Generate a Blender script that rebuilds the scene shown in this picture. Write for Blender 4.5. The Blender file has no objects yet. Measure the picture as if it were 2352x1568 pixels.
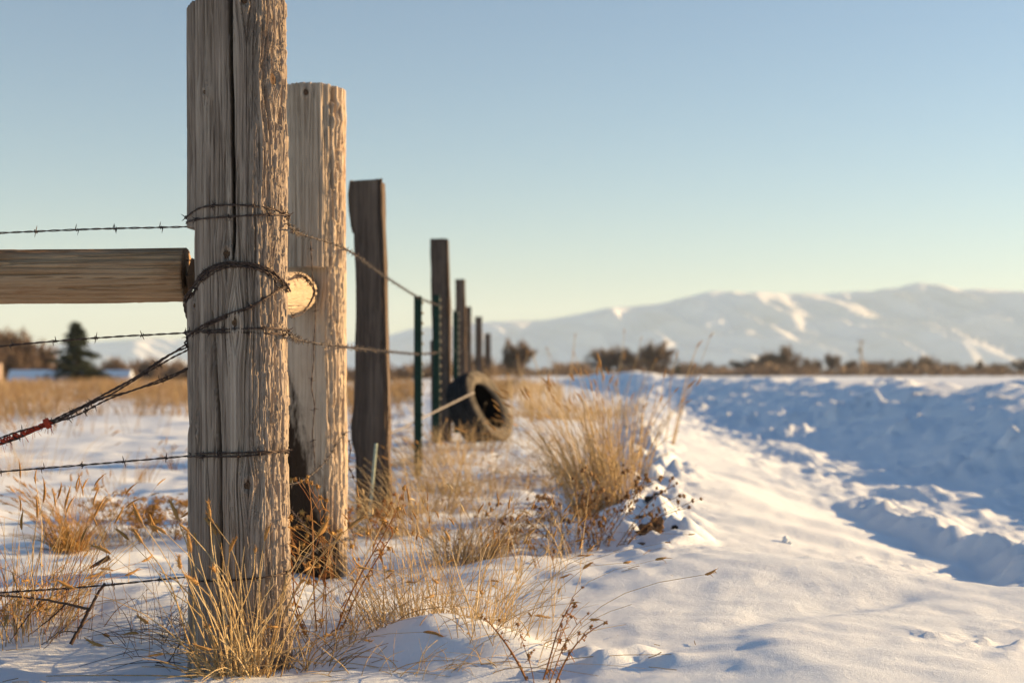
import bpy, math, random
import numpy as np
from mathutils import Vector, Matrix

SC = bpy.context.scene
COL = SC.collection
R = math.radians
random.seed(7)
rng = np.random.default_rng(11)

# ------------------------------------------------------------------ camera, light, exposure
EYE = 0.58                      # height of the lens over the snow
F = 3267.0                      # focal length in photograph-view pixels (2352 wide)
VX, VY = 1176.0, 855.0          # centre column and horizon row in that view
cam = bpy.data.cameras.new('camera')
camo = bpy.data.objects.new('camera', cam)
COL.objects.link(camo)
SC.camera = camo
camo.location = (0, 0, EYE)
camo.rotation_euler = (R(90), 0, 0)
cam.sensor_width = 36.0
cam.lens = 36.0 * F / 2352.0
cam.shift_y = (855 - 784) / 2352.0
cam.clip_start = 0.05
cam.clip_end = 40000
cam.dof.use_dof = True
cam.dof.focus_distance = 2.95
cam.dof.aperture_fstop = 4.0
cam.dof.aperture_blades = 0

SUN_AZ, SUN_EL = R(73), R(13.3)   # clockwise from +Y
w = bpy.data.worlds.new('World')
SC.world = w
w.use_nodes = True
nt = w.node_tree
sky = nt.nodes.new('ShaderNodeTexSky')
sky.sky_type = 'NISHITA'
sky.sun_disc = False
sky.sun_elevation = SUN_EL
sky.sun_rotation = SUN_AZ
sky.altitude = 0
sky.air_density = 1.05
sky.dust_density = 0.35
sky.ozone_density = 2.6
nt.links.new(sky.outputs[0], nt.nodes['Background'].inputs[0])
nt.nodes['Background'].inputs[1].default_value = 0.061
sd = Vector((math.sin(SUN_AZ) * math.cos(SUN_EL), math.cos(SUN_AZ) * math.cos(SUN_EL), math.sin(SUN_EL)))
sl = bpy.data.lights.new('sun', 'SUN')
sl.energy = 5.0
sl.angle = R(0.5)
sl.color = (1.0, 0.66, 0.31)
so = bpy.data.objects.new('sun', sl)
COL.objects.link(so)
so.rotation_euler = sd.to_track_quat('Z', 'Y').to_euler()
SC.view_settings.view_transform = 'Standard'
SC.view_settings.look = 'None'
SC.view_settings.gamma = 1.0
SC.view_settings.exposure = 1.3
SC.render.engine = 'CYCLES'
SC.cycles.max_bounces = 6
SC.cycles.volume_bounces = 2
SC.cycles.use_denoising = True
SC.cycles.use_adaptive_sampling = True

# ------------------------------------------------------------------ helpers
def P(px, py, d):
    """World point seen at photograph-view pixel px, py at distance d along the view axis."""
    return np.array([(px - VX) / F * d, d, EYE - (py - VY) / F * d])

def _hash(ix, iy, iz):
    h = (ix.astype(np.int64) * 374761393 + iy.astype(np.int64) * 668265263 + iz.astype(np.int64) * 2147483647) & 0xffffffff
    h = ((h ^ (h >> 13)) * 1274126177) & 0xffffffff
    h = ((h ^ (h >> 16)) * 2246822519) & 0xffffffff
    return (h ^ (h >> 15)) & 0xffffffff

def noise(x, y, z=0.0):
    x, y, z = np.broadcast_arrays(np.asarray(x, float), np.asarray(y, float), np.asarray(z, float))
    xi, yi, zi = np.floor(x), np.floor(y), np.floor(z)
    fx, fy, fz = x - xi, y - yi, z - zi
    u, v, ww = [t * t * t * (t * (t * 6 - 15) + 10) for t in (fx, fy, fz)]
    out = 0
    for a in (0, 1):
        for b in (0, 1):
            for c in (0, 1):
                h = _hash(xi + a, yi + b, zi + c)
                gx = (h & 1023) / 511.5 - 1
                gy = ((h >> 10) & 1023) / 511.5 - 1
                gz = ((h >> 20) & 1023) / 511.5 - 1
                d = gx * (fx - a) + gy * (fy - b) + gz * (fz - c)
                out = out + d * (u if a else 1 - u) * (v if b else 1 - v) * (ww if c else 1 - ww)
    return out * 1.5

def fbm(x, y, z=0.0, o=4, g=0.5):
    s, a, f = 0, 1.0, 1.0
    for i in range(o):
        s = s + a * noise(np.asarray(x) * f + 17.3 * i, np.asarray(y) * f - 9.1 * i, np.asarray(z) * f + 3.7 * i)
        a *= g
        f *= 2.03
    return s

def S(a, b, x):
    t = np.clip((np.asarray(x, float) - a) / (b - a), 0, 1)
    return t * t * (3 - 2 * t)

def G(x, s):
    return np.exp(-(np.asarray(x) / s) ** 2)

def mesh_np(name, v, quads=None, tris=None, smooth=True, rnd=None):
    v = np.asarray(v, np.float32).reshape(-1, 3)
    me = bpy.data.meshes.new(name)
    q = np.zeros((0, 4), np.int32) if quads is None else np.asarray(quads, np.int32).reshape(-1, 4)
    t = np.zeros((0, 3), np.int32) if tris is None else np.asarray(tris, np.int32).reshape(-1, 3)
    me.vertices.add(len(v))
    me.vertices.foreach_set('co', v.ravel())
    nl = q.size + t.size
    me.loops.add(nl)
    me.loops.foreach_set('vertex_index', np.concatenate([q.ravel(), t.ravel()]))
    me.polygons.add(len(q) + len(t))
    st = np.concatenate([np.arange(len(q)) * 4, len(q) * 4 + np.arange(len(t)) * 3]).astype(np.int32)
    me.polygons.foreach_set('loop_start', st)
    me.polygons.foreach_set('use_smooth', np.full(len(q) + len(t), smooth))
    if rnd is not None:
        a = me.attributes.new('rnd', 'FLOAT', 'POINT')
        a.data.foreach_set('value', np.asarray(rnd, np.float32))
    me.update(calc_edges=True)
    me.validate()
    return me

def obj(name, me, mat=None, parent=None):
    o = bpy.data.objects.new(name, me)
    COL.objects.link(o)
    if mat is not None and not me.materials:
        me.materials.append(mat)
    if parent is not None:
        o.parent = parent
    return o

def tag(o, label=None, cat=None, group=None, kind=None):
    if label: o['label'] = label
    if cat: o['category'] = cat
    if group: o['group'] = group
    if kind: o['kind'] = kind
    return o

def empty(name, label, cat, group=None, loc=(0, 0, 0)):
    o = bpy.data.objects.new(name, None)
    COL.objects.link(o)
    o.location = loc
    o.empty_display_size = 0.05
    return tag(o, label, cat, group)

class Geo:
    """Collects vertices and faces into one mesh."""
    def __init__(s):
        s.v, s.q, s.t, s.r, s.n = [], [], [], [], 0
    def add(s, v, q=None, t=None, rnd=None):
        v = np.asarray(v, float).reshape(-1, 3)
        s.v.append(v)
        if q is not None and len(q): s.q.append(np.asarray(q).reshape(-1, 4) + s.n)
        if t is not None and len(t): s.t.append(np.asarray(t).reshape(-1, 3) + s.n)
        if rnd is None: rnd = random.random()
        s.r.append(np.broadcast_to(rnd, (len(v),)))
        s.n += len(v)
    def mesh(s, name, smooth=True, base=(0, 0, 0)):
        v = np.concatenate(s.v) - np.asarray(base)
        return mesh_np(name, v, np.concatenate(s.q) if s.q else None, np.concatenate(s.t) if s.t else None, smooth, np.concatenate(s.r))

def tubes(paths, rad, k=3, flat=1.0):
    """paths (N,M,3), rad broadcastable to (N,M): N tubes of k sides. flat<1 squashes the section to a ribbon."""
    p = np.asarray(paths, float)
    N, M, _ = p.shape
    rad = np.broadcast_to(np.asarray(rad, float), (N, M)) if np.ndim(rad) != 1 or len(np.atleast_1d(rad)) == M else np.asarray(rad)[:, None] * np.ones(M)
    t = np.gradient(p, axis=1)
    t /= np.linalg.norm(t, axis=2, keepdims=True) + 1e-12
    ref = rng.normal(size=(N, 1, 3)); ref[:, :, 2] *= 0.15
    a = np.cross(t, ref); a /= np.linalg.norm(a, axis=2, keepdims=True) + 1e-12
    b = np.cross(t, a)
    ang = np.arange(k) * 2 * math.pi / k
    ring = p[:, :, None, :] + rad[:, :, None, None] * (np.cos(ang)[None, None, :, None] * a[:, :, None, :] + flat * np.sin(ang)[None, None, :, None] * b[:, :, None, :])
    v = ring.reshape(-1, 3)
    i, j, c = np.meshgrid(np.arange(N), np.arange(M - 1), np.arange(k), indexing='ij')
    b0 = (i * M + j) * k
    q = np.stack([b0 + c, b0 + (c + 1) % k, b0 + k + (c + 1) % k, b0 + k + c], -1).reshape(-1, 4)
    return v, q

def spline(pts, n):
    """Catmull-Rom through pts, n samples spaced evenly."""
    p = np.asarray(pts, float)
    if len(p) == 2:
        return p[0] + (p[1] - p[0]) * np.linspace(0, 1, n)[:, None]
    e = np.vstack([2 * p[0] - p[1], p, 2 * p[-1] - p[-2]])
    out = []
    for i in range(len(p) - 1):
        t = np.linspace(0, 1, 24, endpoint=False)[:, None]
        a, b, c, d = e[i], e[i + 1], e[i + 2], e[i + 3]
        out.append(0.5 * (2 * b + (c - a) * t + (2 * a - 5 * b + 4 * c - d) * t ** 2 + (3 * b - a - 3 * c + d) * t ** 3))
    out = np.vstack(out + [p[-1:]])
    L = np.concatenate([[0], np.cumsum(np.linalg.norm(np.diff(out, axis=0), axis=1))])
    s = np.linspace(0, L[-1], n)
    return np.stack([np.interp(s, L, out[:, i]) for i in range(3)], 1)

def length(p):
    return float(np.linalg.norm(np.diff(p, axis=0), axis=1).sum())

# ------------------------------------------------------------------ materials
def material(name):
    m = bpy.data.materials.new(name)
    m.use_nodes = True
    t = m.node_tree
    b = t.nodes['Principled BSDF']
    b.inputs['Specular IOR Level'].default_value = 0.25
    return m, t, b

def ramp(t, fac, stops):
    r = t.nodes.new('ShaderNodeValToRGB')
    e = r.color_ramp.elements
    while len(e) < len(stops): e.new(0.5)
    for x, (pos, c) in zip(e, stops):
        x.position = pos
        x.color = (*c, 1)
    t.links.new(fac, r.inputs[0])
    return r.outputs[0]

def tex(t, scale=(1, 1, 1), ns=1.0, detail=4, rough=0.6, coord='Object', dist=0.0):
    tc = t.nodes.new('ShaderNodeTexCoord')
    mp = t.nodes.new('ShaderNodeMapping')
    mp.inputs['Scale'].default_value = scale
    n = t.nodes.new('ShaderNodeTexNoise')
    n.inputs['Scale'].default_value = ns
    n.inputs['Detail'].default_value = detail
    n.inputs['Roughness'].default_value = rough
    n.inputs['Distortion'].default_value = dist
    t.links.new(tc.outputs[coord], mp.inputs[0])
    t.links.new(mp.outputs[0], n.inputs[0])
    return n.outputs[0]

def bump(t, b, h, strength, dist, prev=None):
    bn = t.nodes.new('ShaderNodeBump')
    bn.inputs['Strength'].default_value = strength
    bn.inputs['Distance'].default_value = dist
    t.links.new(h, bn.inputs['Height'])
    if prev is not None: t.links.new(prev, bn.inputs['Normal'])
    t.links.new(bn.outputs[0], b.inputs['Normal'])
    return bn.outputs[0]

def mix(t, fac, a, b, mode='MIX'):
    m = t.nodes.new('ShaderNodeMix')
    m.data_type = 'RGBA'
    m.blend_type = mode
    for s, x in ((m.inputs[0], fac), (m.inputs[6], a), (m.inputs[7], b)):
        if hasattr(x, 'is_linked'): t.links.new(x, s)
        elif isinstance(x, (int, float)): s.default_value = x
        else: s.default_value = (*x, 1)
    return m.outputs[2]

def wood_mat(name, dark, mid, light, grain=1.0, axis=2, stain=None, stain_at=(0.55, 0.68), bump_s=0.5, freq=150):
    m, t, b = material(name)
    lo = 4.0
    sc = [freq] * 3; sc[axis] = lo
    sc2 = [freq * 0.22] * 3; sc2[axis] = 1.1
    n1 = tex(t, tuple(sc), 1.0 * grain, 5, 0.65)
    n2 = tex(t, tuple(sc2), 1.0 * grain, 3, 0.6, dist=0.4)
    n3 = tex(t, (9, 9, 9), 1.0, 5, 0.6)
    c1 = ramp(t, n1, [(0.33, dark), (0.47, mid), (0.68, light)])
    c2 = ramp(t, n2, [(0.3, dark), (0.5, mid), (0.7, light)])
    c = mix(t, 0.45, c1, c2)
    c = mix(t, 0.35, c, ramp(t, n3, [(0.3, tuple(x * 0.7 for x in mid)), (0.7, tuple(min(1, x * 1.3) for x in mid))]))
    if stain:
        n4 = tex(t, (7, 7, 2.2) if axis == 2 else (2.2, 7, 7), 1.0, 6, 0.65)
        f = ramp(t, n4, [(stain_at[0], (0, 0, 0)), (stain_at[1], (1, 1, 1))])
        c = mix(t, f, c, stain)
    t.links.new(c, b.inputs['Base Color'])
    b.inputs['Roughness'].default_value = 0.85
    b.inputs['Specular IOR Level'].default_value = 0.15
    bn = bump(t, b, n1, bump_s, 0.003)
    bump(t, b, n2, bump_s * 0.6, 0.004, bn)
    return m

def plain_mat(name, c, rough=0.7, metal=0.0, var=0.35, ns=40, bump_s=0.0, spec=0.25):
    m, t, b = material(name)
    n = tex(t, (1, 1, 1), ns, 4, 0.6)
    col = ramp(t, n, [(0.3, tuple(x * (1 - var) for x in c)), (0.7, tuple(min(1, x * (1 + var)) for x in c))])
    t.links.new(col, b.inputs['Base Color'])
    b.inputs['Roughness'].default_value = rough
    b.inputs['Metallic'].default_value = metal
    b.inputs['Specular IOR Level'].default_value = spec
    if bump_s: bump(t, b, n, bump_s, 0.01)
    return m

def blade_mat(name, cols, transl=0.25):
    """Dry plant matter: colour picked per blade from the rnd attribute, slightly translucent."""
    m, t, b = material(name)
    at = t.nodes.new('ShaderNodeAttribute')
    at.attribute_name = 'rnd'
    k = len(cols)
    c = ramp(t, at.outputs['Fac'], [((i + 0.5) / k, x) for i, x in enumerate(cols)])
    n = tex(t, (1, 1, 1), 60, 3, 0.6)
    c = mix(t, 0.5, c, ramp(t, n, [(0.3, (0.55, 0.55, 0.55)), (0.7, (1, 1, 1))]), 'MULTIPLY')
    t.links.new(c, b.inputs['Base Color'])
    b.inputs['Roughness'].default_value = 0.6
    if transl:
        tr = t.nodes.new('ShaderNodeBsdfTranslucent')
        t.links.new(c, tr.inputs[0])
        ms = t.nodes.new('ShaderNodeMixShader')
        ms.inputs[0].default_value = transl
        t.links.new(b.outputs[0], ms.inputs[1])
        t.links.new(tr.outputs[0], ms.inputs[2])
        t.links.new(ms.outputs[0], t.nodes['Material Output'].inputs[0])
    return m

def snow_mat():
    m, t, b = material('snow')
    n0 = tex(t, (1, 1, 1), 2.0, 4, 0.6)
    c = ramp(t, n0, [(0.3, (0.765, 0.83, 0.90)), (0.7, (0.81, 0.865, 0.93))])
    t.links.new(c, b.inputs['Base Color'])
    b.inputs['Roughness'].default_value = 0.55
    b.inputs['Specular IOR Level'].default_value = 0.3
    f = tex(t, (1, 1, 1), 420, 3, 0.7)
    g = tex(t, (1, 1, 1), 60, 5, 0.65)
    bn = bump(t, b, g, 0.4, 0.007)
    bump(t, b, f, 0.8, 0.0022, bn)
    return m

M = {}
M['snow'] = snow_mat()
M['grey_wood'] = wood_mat('grey_wood', (0.040, 0.030, 0.025), (0.27, 0.218, 0.18), (0.57, 0.49, 0.41))
M['tan_wood'] = wood_mat('tan_wood', (0.15, 0.103, 0.074), (0.44, 0.355, 0.275), (0.61, 0.52, 0.41), stain=(0.28, 0.13, 0.055), stain_at=(0.56, 0.75))
M['rail_wood'] = wood_mat('rail_wood', (0.09, 0.05, 0.028), (0.36, 0.235, 0.14), (0.53, 0.40, 0.27), axis=0, stain=(0.18, 0.07, 0.02), stain_at=(0.5, 0.66))
M['brace_wood'] = wood_mat('brace_wood', (0.22, 0.15, 0.09), (0.40, 0.315, 0.225), (0.52, 0.43, 0.32), axis=1, freq=70, bump_s=0.25)
M['dark_wood'] = wood_mat('dark_wood', (0.022, 0.016, 0.013), (0.10, 0.075, 0.06), (0.25, 0.19, 0.145), freq=110)
M['dark_wood2'] = wood_mat('brown_wood', (0.025, 0.018, 0.014), (0.11, 0.08, 0.062), (0.24, 0.18, 0.135), freq=90)
M['knot'] = wood_mat('knot_wood', (0.03, 0.018, 0.012), (0.09, 0.055, 0.035), (0.16, 0.1, 0.06))
M['rot'] = wood_mat('rotten_wood', (0.012, 0.009, 0.007), (0.04, 0.027, 0.018), (0.10, 0.07, 0.045))
M['wire'] = plain_mat('rusty_wire', (0.075, 0.055, 0.048), 0.55, 0.55, 0.5, 120)
M['wire_grey'] = plain_mat('galvanised_wire', (0.115, 0.095, 0.08), 0.5, 0.5, 0.5, 120)
M['twine'] = plain_mat('red_twine', (0.42, 0.055, 0.025), 0.8, 0, 0.45, 60)
M['green_paint'] = plain_mat('green_paint', (0.010, 0.038, 0.026), 0.5, 0, 0.4, 30)
M['stud_paint'] = plain_mat('worn_stud', (0.30, 0.27, 0.22), 0.6, 0, 0.3, 80)
M['rust_paint'] = plain_mat('rust', (0.16, 0.065, 0.03), 0.8, 0, 0.4, 30)
M['tread'] = plain_mat('tyre_tread', (0.028, 0.027, 0.027), 0.85, 0, 0.4, 25, 0.3)
M['sidewall'] = plain_mat('dusty_sidewall', (0.13, 0.112, 0.09), 0.9, 0, 0.5, 18, 0.4)
M['inner'] = plain_mat('tyre_lining', (0.012, 0.011, 0.011), 0.8, 0, 0.3, 20)
M['rod'] = plain_mat('steel_rod', (0.26, 0.24, 0.23), 0.6, 0.2, 0.25, 30)
M['stake'] = plain_mat('fibreglass', (0.42, 0.47, 0.36), 0.5, 0, 0.3, 60)
M['soil'] = plain_mat('frozen_soil', (0.17, 0.105, 0.06), 0.95, 0, 0.5, 60, 0.6)
M['black_soil'] = plain_mat('black_soil', (0.035, 0.027, 0.022), 0.9, 0, 0.5, 60, 0.5)
M['straw'] = blade_mat('straw', [(0.56, 0.385, 0.18), (0.69, 0.525, 0.28), (0.78, 0.63, 0.39), (0.62, 0.45, 0.22)], 0.32)
M['straw_dark'] = blade_mat('dull_straw', [(0.40, 0.26, 0.13), (0.54, 0.39, 0.21), (0.64, 0.50, 0.30), (0.46, 0.31, 0.16)], 0.3)
M['field_grass'] = blade_mat('field_grass', [(0.28, 0.17, 0.085), (0.42, 0.29, 0.15), (0.54, 0.40, 0.22), (0.36, 0.22, 0.11)], 0.25)
M['straw_head'] = blade_mat('seed_straw', [(0.52, 0.29, 0.09), (0.62, 0.38, 0.14), (0.56, 0.33, 0.12)], 0.35)
M['rust_weed'] = blade_mat('rusty_weed', [(0.30, 0.12, 0.04), (0.42, 0.2, 0.07), (0.52, 0.28, 0.10), (0.36, 0.15, 0.05)], 0.3)
M['brown_weed'] = blade_mat('brown_weed', [(0.18, 0.09, 0.04), (0.30, 0.165, 0.07), (0.44, 0.26, 0.11)], 0.25)
M['gold_weed'] = blade_mat('golden_weed', [(0.52, 0.28, 0.075), (0.64, 0.39, 0.12), (0.48, 0.26, 0.08)])
M['twig'] = blade_mat('dark_twig', [(0.06, 0.036, 0.028), (0.09, 0.055, 0.04), (0.12, 0.075, 0.05)], 0)
M['far_twig'] = blade_mat('bare_twigs', [(0.13, 0.085, 0.06), (0.17, 0.115, 0.08), (0.22, 0.15, 0.10), (0.11, 0.075, 0.058)], 0.1)
M['far_twig2'] = blade_mat('grey_twigs', [(0.13, 0.092, 0.07), (0.18, 0.125, 0.095), (0.23, 0.165, 0.12)], 0.1)
M['needles'] = blade_mat('needles', [(0.03, 0.04, 0.02), (0.045, 0.055, 0.025), (0.065, 0.07, 0.032), (0.025, 0.034, 0.02)], 0.1)
M['bark'] = plain_mat('bark', (0.10, 0.07, 0.05), 0.9, 0, 0.4, 3)
M['shed_wall'] = plain_mat('weathered_boards', (0.16, 0.10, 0.07), 0.9, 0, 0.3, 2)
M['pale_wall'] = plain_mat('pale_boards', (0.40, 0.32, 0.25), 0.9, 0, 0.2, 2)
M['roof_metal'] = plain_mat('tin_roof', (0.36, 0.27, 0.20), 0.6, 0, 0.2, 1)
M['pole'] = plain_mat('pole_wood', (0.40, 0.30, 0.20), 0.85, 0, 0.3, 5)
M['insulator'] = plain_mat('grey_can', (0.22, 0.23, 0.22), 0.5, 0, 0.2, 10)
M['pale_post'] = plain_mat('pale_post', (0.55, 0.42, 0.32), 0.8, 0, 0.2, 10)

# ------------------------------------------------------------------ snow ground
def clod(x, y, s, seed):
    return np.maximum(0, noise(x / s, y / s, seed) - 0.05)

def berm_x(y):
    return 0.50 + (y - 4.5) * 0.085 + 0.05 * np.sin(y * 2.1)

def H0(x, y):
    x = np.asarray(x, float); y = np.asarray(y, float)
    near = 1 - S(40, 140, y)
    h = 0.035 * fbm(x / 1.6, y / 2.0, 1.5, 3) * near
    # crusted, wind-nibbled field to the left of the fence
    left = S(-0.5, -0.9, x) * S(2.9, 3.6, y) * near
    h += left * (0.032 * fbm(x / 0.55, y / 0.42, 4.2, 4, 0.5) + 0.02 * clod(x, y, 0.2, 8.8))
    # verge under the fence rises a little with distance
    h += 0.11 * S(5.6, 9.2, y) * G(x + 0.25, 1.1) * near
    strip = S(-0.75, -0.5, x) * S(0.55, 0.3, x - (y - 4.5) * 0.085) * near
    h += strip * S(3.0, 4.0, y) * (0.022 * fbm(x / 0.35, y / 0.35, 2.7, 4))
    # lumpy berm along the right edge of the verge, then the slope to the road
    bx = berm_x(y)
    e = x - bx
    hb = 0.09 * S(3.5, 6.0, y) * (0.8 + 0.5 * noise(y / 1.1, 3.3)) * (1 - 0.5 * S(14, 30, y))
    h += hb * np.where(e < 0, G(e, 0.22), G(e, 0.5)) * near
    lump = G(e + 0.02, 0.16) * S(3.8, 4.6, y) * (1 - S(11, 16, y))
    h += lump * (0.055 * S(0.0, 0.42, noise(x / 0.15, y / 0.17, 5.1)) + 0.035 * S(0.0, 0.4, noise(x / 0.075, y / 0.085, 6.2)) + 0.012 * S(0.0, 0.4, noise(x / 0.035, y / 0.04, 2.2)))
    drop = S(0.0, 1.35, e) * S(3.0, 5.0, y) * near
    h += -0.12 * drop
    # scalloped wind drifts across that slope
    ph = 6.3 * np.log(np.maximum(y, 0.5)) + 0.25 * (x - 0.6) + 0.45 * noise(x / 1.1, y / 1.6, 9.1)
    saw = ph - np.floor(ph)
    sh = np.where(saw < 0.22, S(0.0, 0.22, saw), 1 - S(0.22, 1.0, saw))
    h += 0.030 * (0.7 + 0.6 * noise(x / 0.8, y / 1.2, 3.9)) * sh * S(0.1, 0.4, e) * S(1.7, 0.9, e) * S(4.1, 4.8, y) * (1 - S(10, 14, y))
    # rutted road and the ploughed bank beyond it
    road = S(1.2, 1.7, x) * near
    h += road * (0.024 * fbm(x / 0.3, y / 0.6, 3.1, 5, 0.6) + 0.13 * clod(x, y, 0.6, 2.2) * S(1.7, 2.4, x) * S(5, 7, y) + 0.04 * clod(x, y, 0.12, 3.2) * S(1.6, 2.0, x))
    h += S(1.2, 1.7, x) * S(5.0, 6.4, y) * near * (0.02 * np.abs(noise(x / 1.1, y / 0.35, 7.1)) + 0.01 * np.abs(noise(x / 0.5, y / 0.15, 3.1)))
    cx = 4.8 + 0.35 * noise(y / 4.0, 7.7) + 0.15 * noise(y / 1.1, 1.2)
    up = S(2.4, cx, x) * 0.50
    dn = S(cx + 0.1, cx + 2.4, x) * 0.34
    bank = (up - dn) * (1 - S(60, 130, y)) * S(-1, 2, y)
    rough = S(2.4, 3.6, x) * S(6.6, 5.0, x) * near
    h += bank + rough * (0.035 * fbm(x / 0.4, y / 0.5, 6.6, 5, 0.6) + 0.085 * clod(x, y, 0.34, 12.4) * S(2.9, 4.0, x) + 0.05 * clod(x, y, 0.13, 3.4) + 0.03 * clod(x, y, 0.06, 5.4))
    h += rough * 0.06 * G(y - 12.4, 0.9) * G(x - 4.5, 0.5)
    # low crusted ridge thrown up by a wheel, road side of the drift
    rx = 1.66 - 0.16 * S(4.8, 4.0, y) + 0.05 * np.sin(y * 1.7 + 0.4) + 0.04 * noise(y / 0.25, 2.1)
    e2 = x - rx
    prof = np.where(e2 < 0, S(-0.17, 0.0, e2), G(e2, 0.26))
    h += 0.10 * prof * S(3.5, 4.2, y) * (1 - S(6.2, 7.2, y)) * (0.75 + 0.18 * noise(x / 0.05, y / 0.05, 4.4) + 0.12 * noise(x / 0.025, y / 0.025, 4.9) + 0.3 * noise(x / 0.12, y / 0.14, 1.4) + 0.7 * noise(x / 0.5, y / 0.45, 2.4))
    # foreground: smooth drift with a soft lip
    yc_ = np.interp(x, [0.25, 0.5, 0.83, 1.0, 1.26, 2.0, 4.0], [4.55, 4.35, 3.82, 3.62, 3.5, 3.4, 3.3]) + 0.04 * noise(x / 0.4, 8.1)
    h += 0.042 * S(0.42, -0.05, y - yc_) * S(-0.05, 0.55, x) * (1 - S(2.2, 3.5, x))
    q_ = (x - 0.43) - (y - 2.85) / 0.95 + 0.05 * noise(x / 0.35, y / 0.35, 8.6)
    h += (0.017 * S(-0.08, 0.12, q_) - 0.006 * G(q_ + 0.1, 0.12)) * S(0.3, 0.6, x) * (1 - S(3.2, 3.7, y)) * (1 - 0.8 * S(0.1, 0.9, q_))
    h += 0.03 * G(x - 0.55, 0.5) * G(y - 3.75, 0.35) + 0.03 * G(x - 1.1, 0.5) * G(y - 3.65, 0.28)
    # snow heaped round the tussocks and the hollow at the corner post
    for (mx, my, ms, mh) in ((-0.17, 2.93, 0.15, 0.07), (-0.02, 2.78, 0.13, 0.04), (-0.36, 3.35, 0.16, 0.03), (0.02, 3.9, 0.25, 0.035), (-0.95, 3.32, 0.32, 0.055),
                             (-0.72, 3.25, 0.2, 0.03), (-1.2, 4.1, 0.35, 0.03)):
        h += mh * G(np.hypot(x - mx, y - my), ms)
    h -= 0.05 * G(x + 0.72, 0.26) * G(y - 2.88, 0.15)
    h += 0.028 * G(x + 0.8, 0.5) * G(y - 2.55, 0.17)
    for (mx, my, ms, mh) in ((0.18, 2.68, 0.035, 0.035), (0.24, 2.73, 0.03, 0.025), (0.15, 2.77, 0.03, 0.02), (0.30, 2.66, 0.03, 0.02)):
        h += mh * G(np.hypot(x - mx, (y - my)) + 0.015 * noise(x / 0.04, y / 0.04, 1.1), ms)
    for (mx, my, ms, mh) in ((1.08, 4.2, 0.22, 0.05), (0.85, 4.25, 0.12, 0.05), (0.98, 2.80, 0.16, 0.045), (1.25, 4.6, 0.25, 0.03), (1.15, 2.95, 0.12, 0.03)):
        h += mh * G(np.hypot(x - mx, (y - my) * 1.4), ms) * 0.9 * clod(x, y, 0.05, 2.9)
    # small crust chips and pocks
    h += 0.006 * fbm(x / 0.11, y / 0.11, 7.7, 3) * (1 - S(8, 16, y))
    # the plain falls away gently
    h -= 0.5 * S(60, 500, y) + 1.7 * S(84, 112, y) * S(-8, -14, x) * (1 - S(600, 900, y))
    return h

def hit(px, py, d0, fn=None):
    """Distance at which the line of sight of a view pixel meets the snow, nearest to d0."""
    fn = fn or H
    d = np.linspace(0.6 * d0, 1.7 * d0, 500)
    f = EYE - (py - VY) / F * d - fn((px - VX) / F * d, d)
    k = np.nonzero((f[:-1] > 0) & (f[1:] <= 0))[0]
    if not len(k): return d0
    return float(d[k[np.argmin(np.abs(d[k] - d0))]])

# tall chunks on the bank face that still catch the sun
CHUNKS = []
for (px, py, d0, wx, wy, hh) in ((1675, 969, 16, 0.22, 0.3, 0.13), (1724, 975, 15, 0.3, 0.3, 0.12), (1798, 1000, 13, 0.3, 0.22, 0.13), (1866, 962, 15, 0.5, 0.25, 0.16), (1996, 950, 15, 0.3, 0.3, 0.13),
                                 (1960, 962, 15, 0.3, 0.2, 0.15), (2102, 938, 14, 0.4, 0.3, 0.13), (2077, 993, 12, 0.25, 0.2, 0.16), (2325, 1049, 9.5, 0.35, 0.2, 0.13), (1600, 945, 20, 0.4, 0.5, 0.12), (1650, 930, 24, 0.5, 0.6, 0.12), (2150, 1075, 8.2, 0.4, 0.3, 0.06)):
    d_ = hit(px, py, d0, H0)
    CHUNKS.append(((px - VX) / F * d_, d_, wx, wy, hh))
def H(x, y):
    h = H0(x, y)
    for (mx, my, wx, wy, hh) in CHUNKS:
        g = np.exp(-((x - mx) / wx) ** 2 - ((y - my) / wy) ** 2)
        h = h + hh * g * (0.75 + 0.5 * noise(np.asarray(x) / 0.13, np.asarray(y) / 0.13, mx) + 0.35 * noise(np.asarray(x) / 0.05, np.asarray(y) / 0.06, my))
    return h

def axis_steps(lo, hi, a, b, s, g, cap):
    mid = list(np.arange(a, b, s))
    r, d = [b], s
    while r[-1] < hi:
        d = min(d * g, cap); r.append(r[-1] + d)
    l, d = [], s
    c = a
    while c > lo:
        d = min(d * g, cap); c -= d; l.append(c)
    return np.array(l[::-1] + mid + r)

gx = axis_steps(-9000, 9000, -1.6, 2.6, 0.016, 1.035, 500)
ys = [-6, -3, -1.5, -0.5, 0.3, 0.9, 1.5, 1.9, 2.2, 2.35, 2.45]
while ys[-1] < 10000:
    y = ys[-1]
    ys.append(y + max(0.014, y * (0.0062 if y < 60 else 0.03)))
gy = np.array(ys)
X, Y = np.meshgrid(gx, gy)
Z = H(X, Y)
ny, nx = X.shape
ii = (np.arange(ny - 1)[:, None] * nx + np.arange(nx - 1)[None, :])
gq = np.stack([ii, ii + 1, ii + nx + 1, ii + nx], -1).reshape(-1, 4)
ground = obj('snow_ground', mesh_np('snow_ground', np.stack([X, Y, Z], -1), gq), M['snow'])
tag(ground, 'wind drifted snow covering verge, road and field', 'snow', kind='structure')

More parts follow.
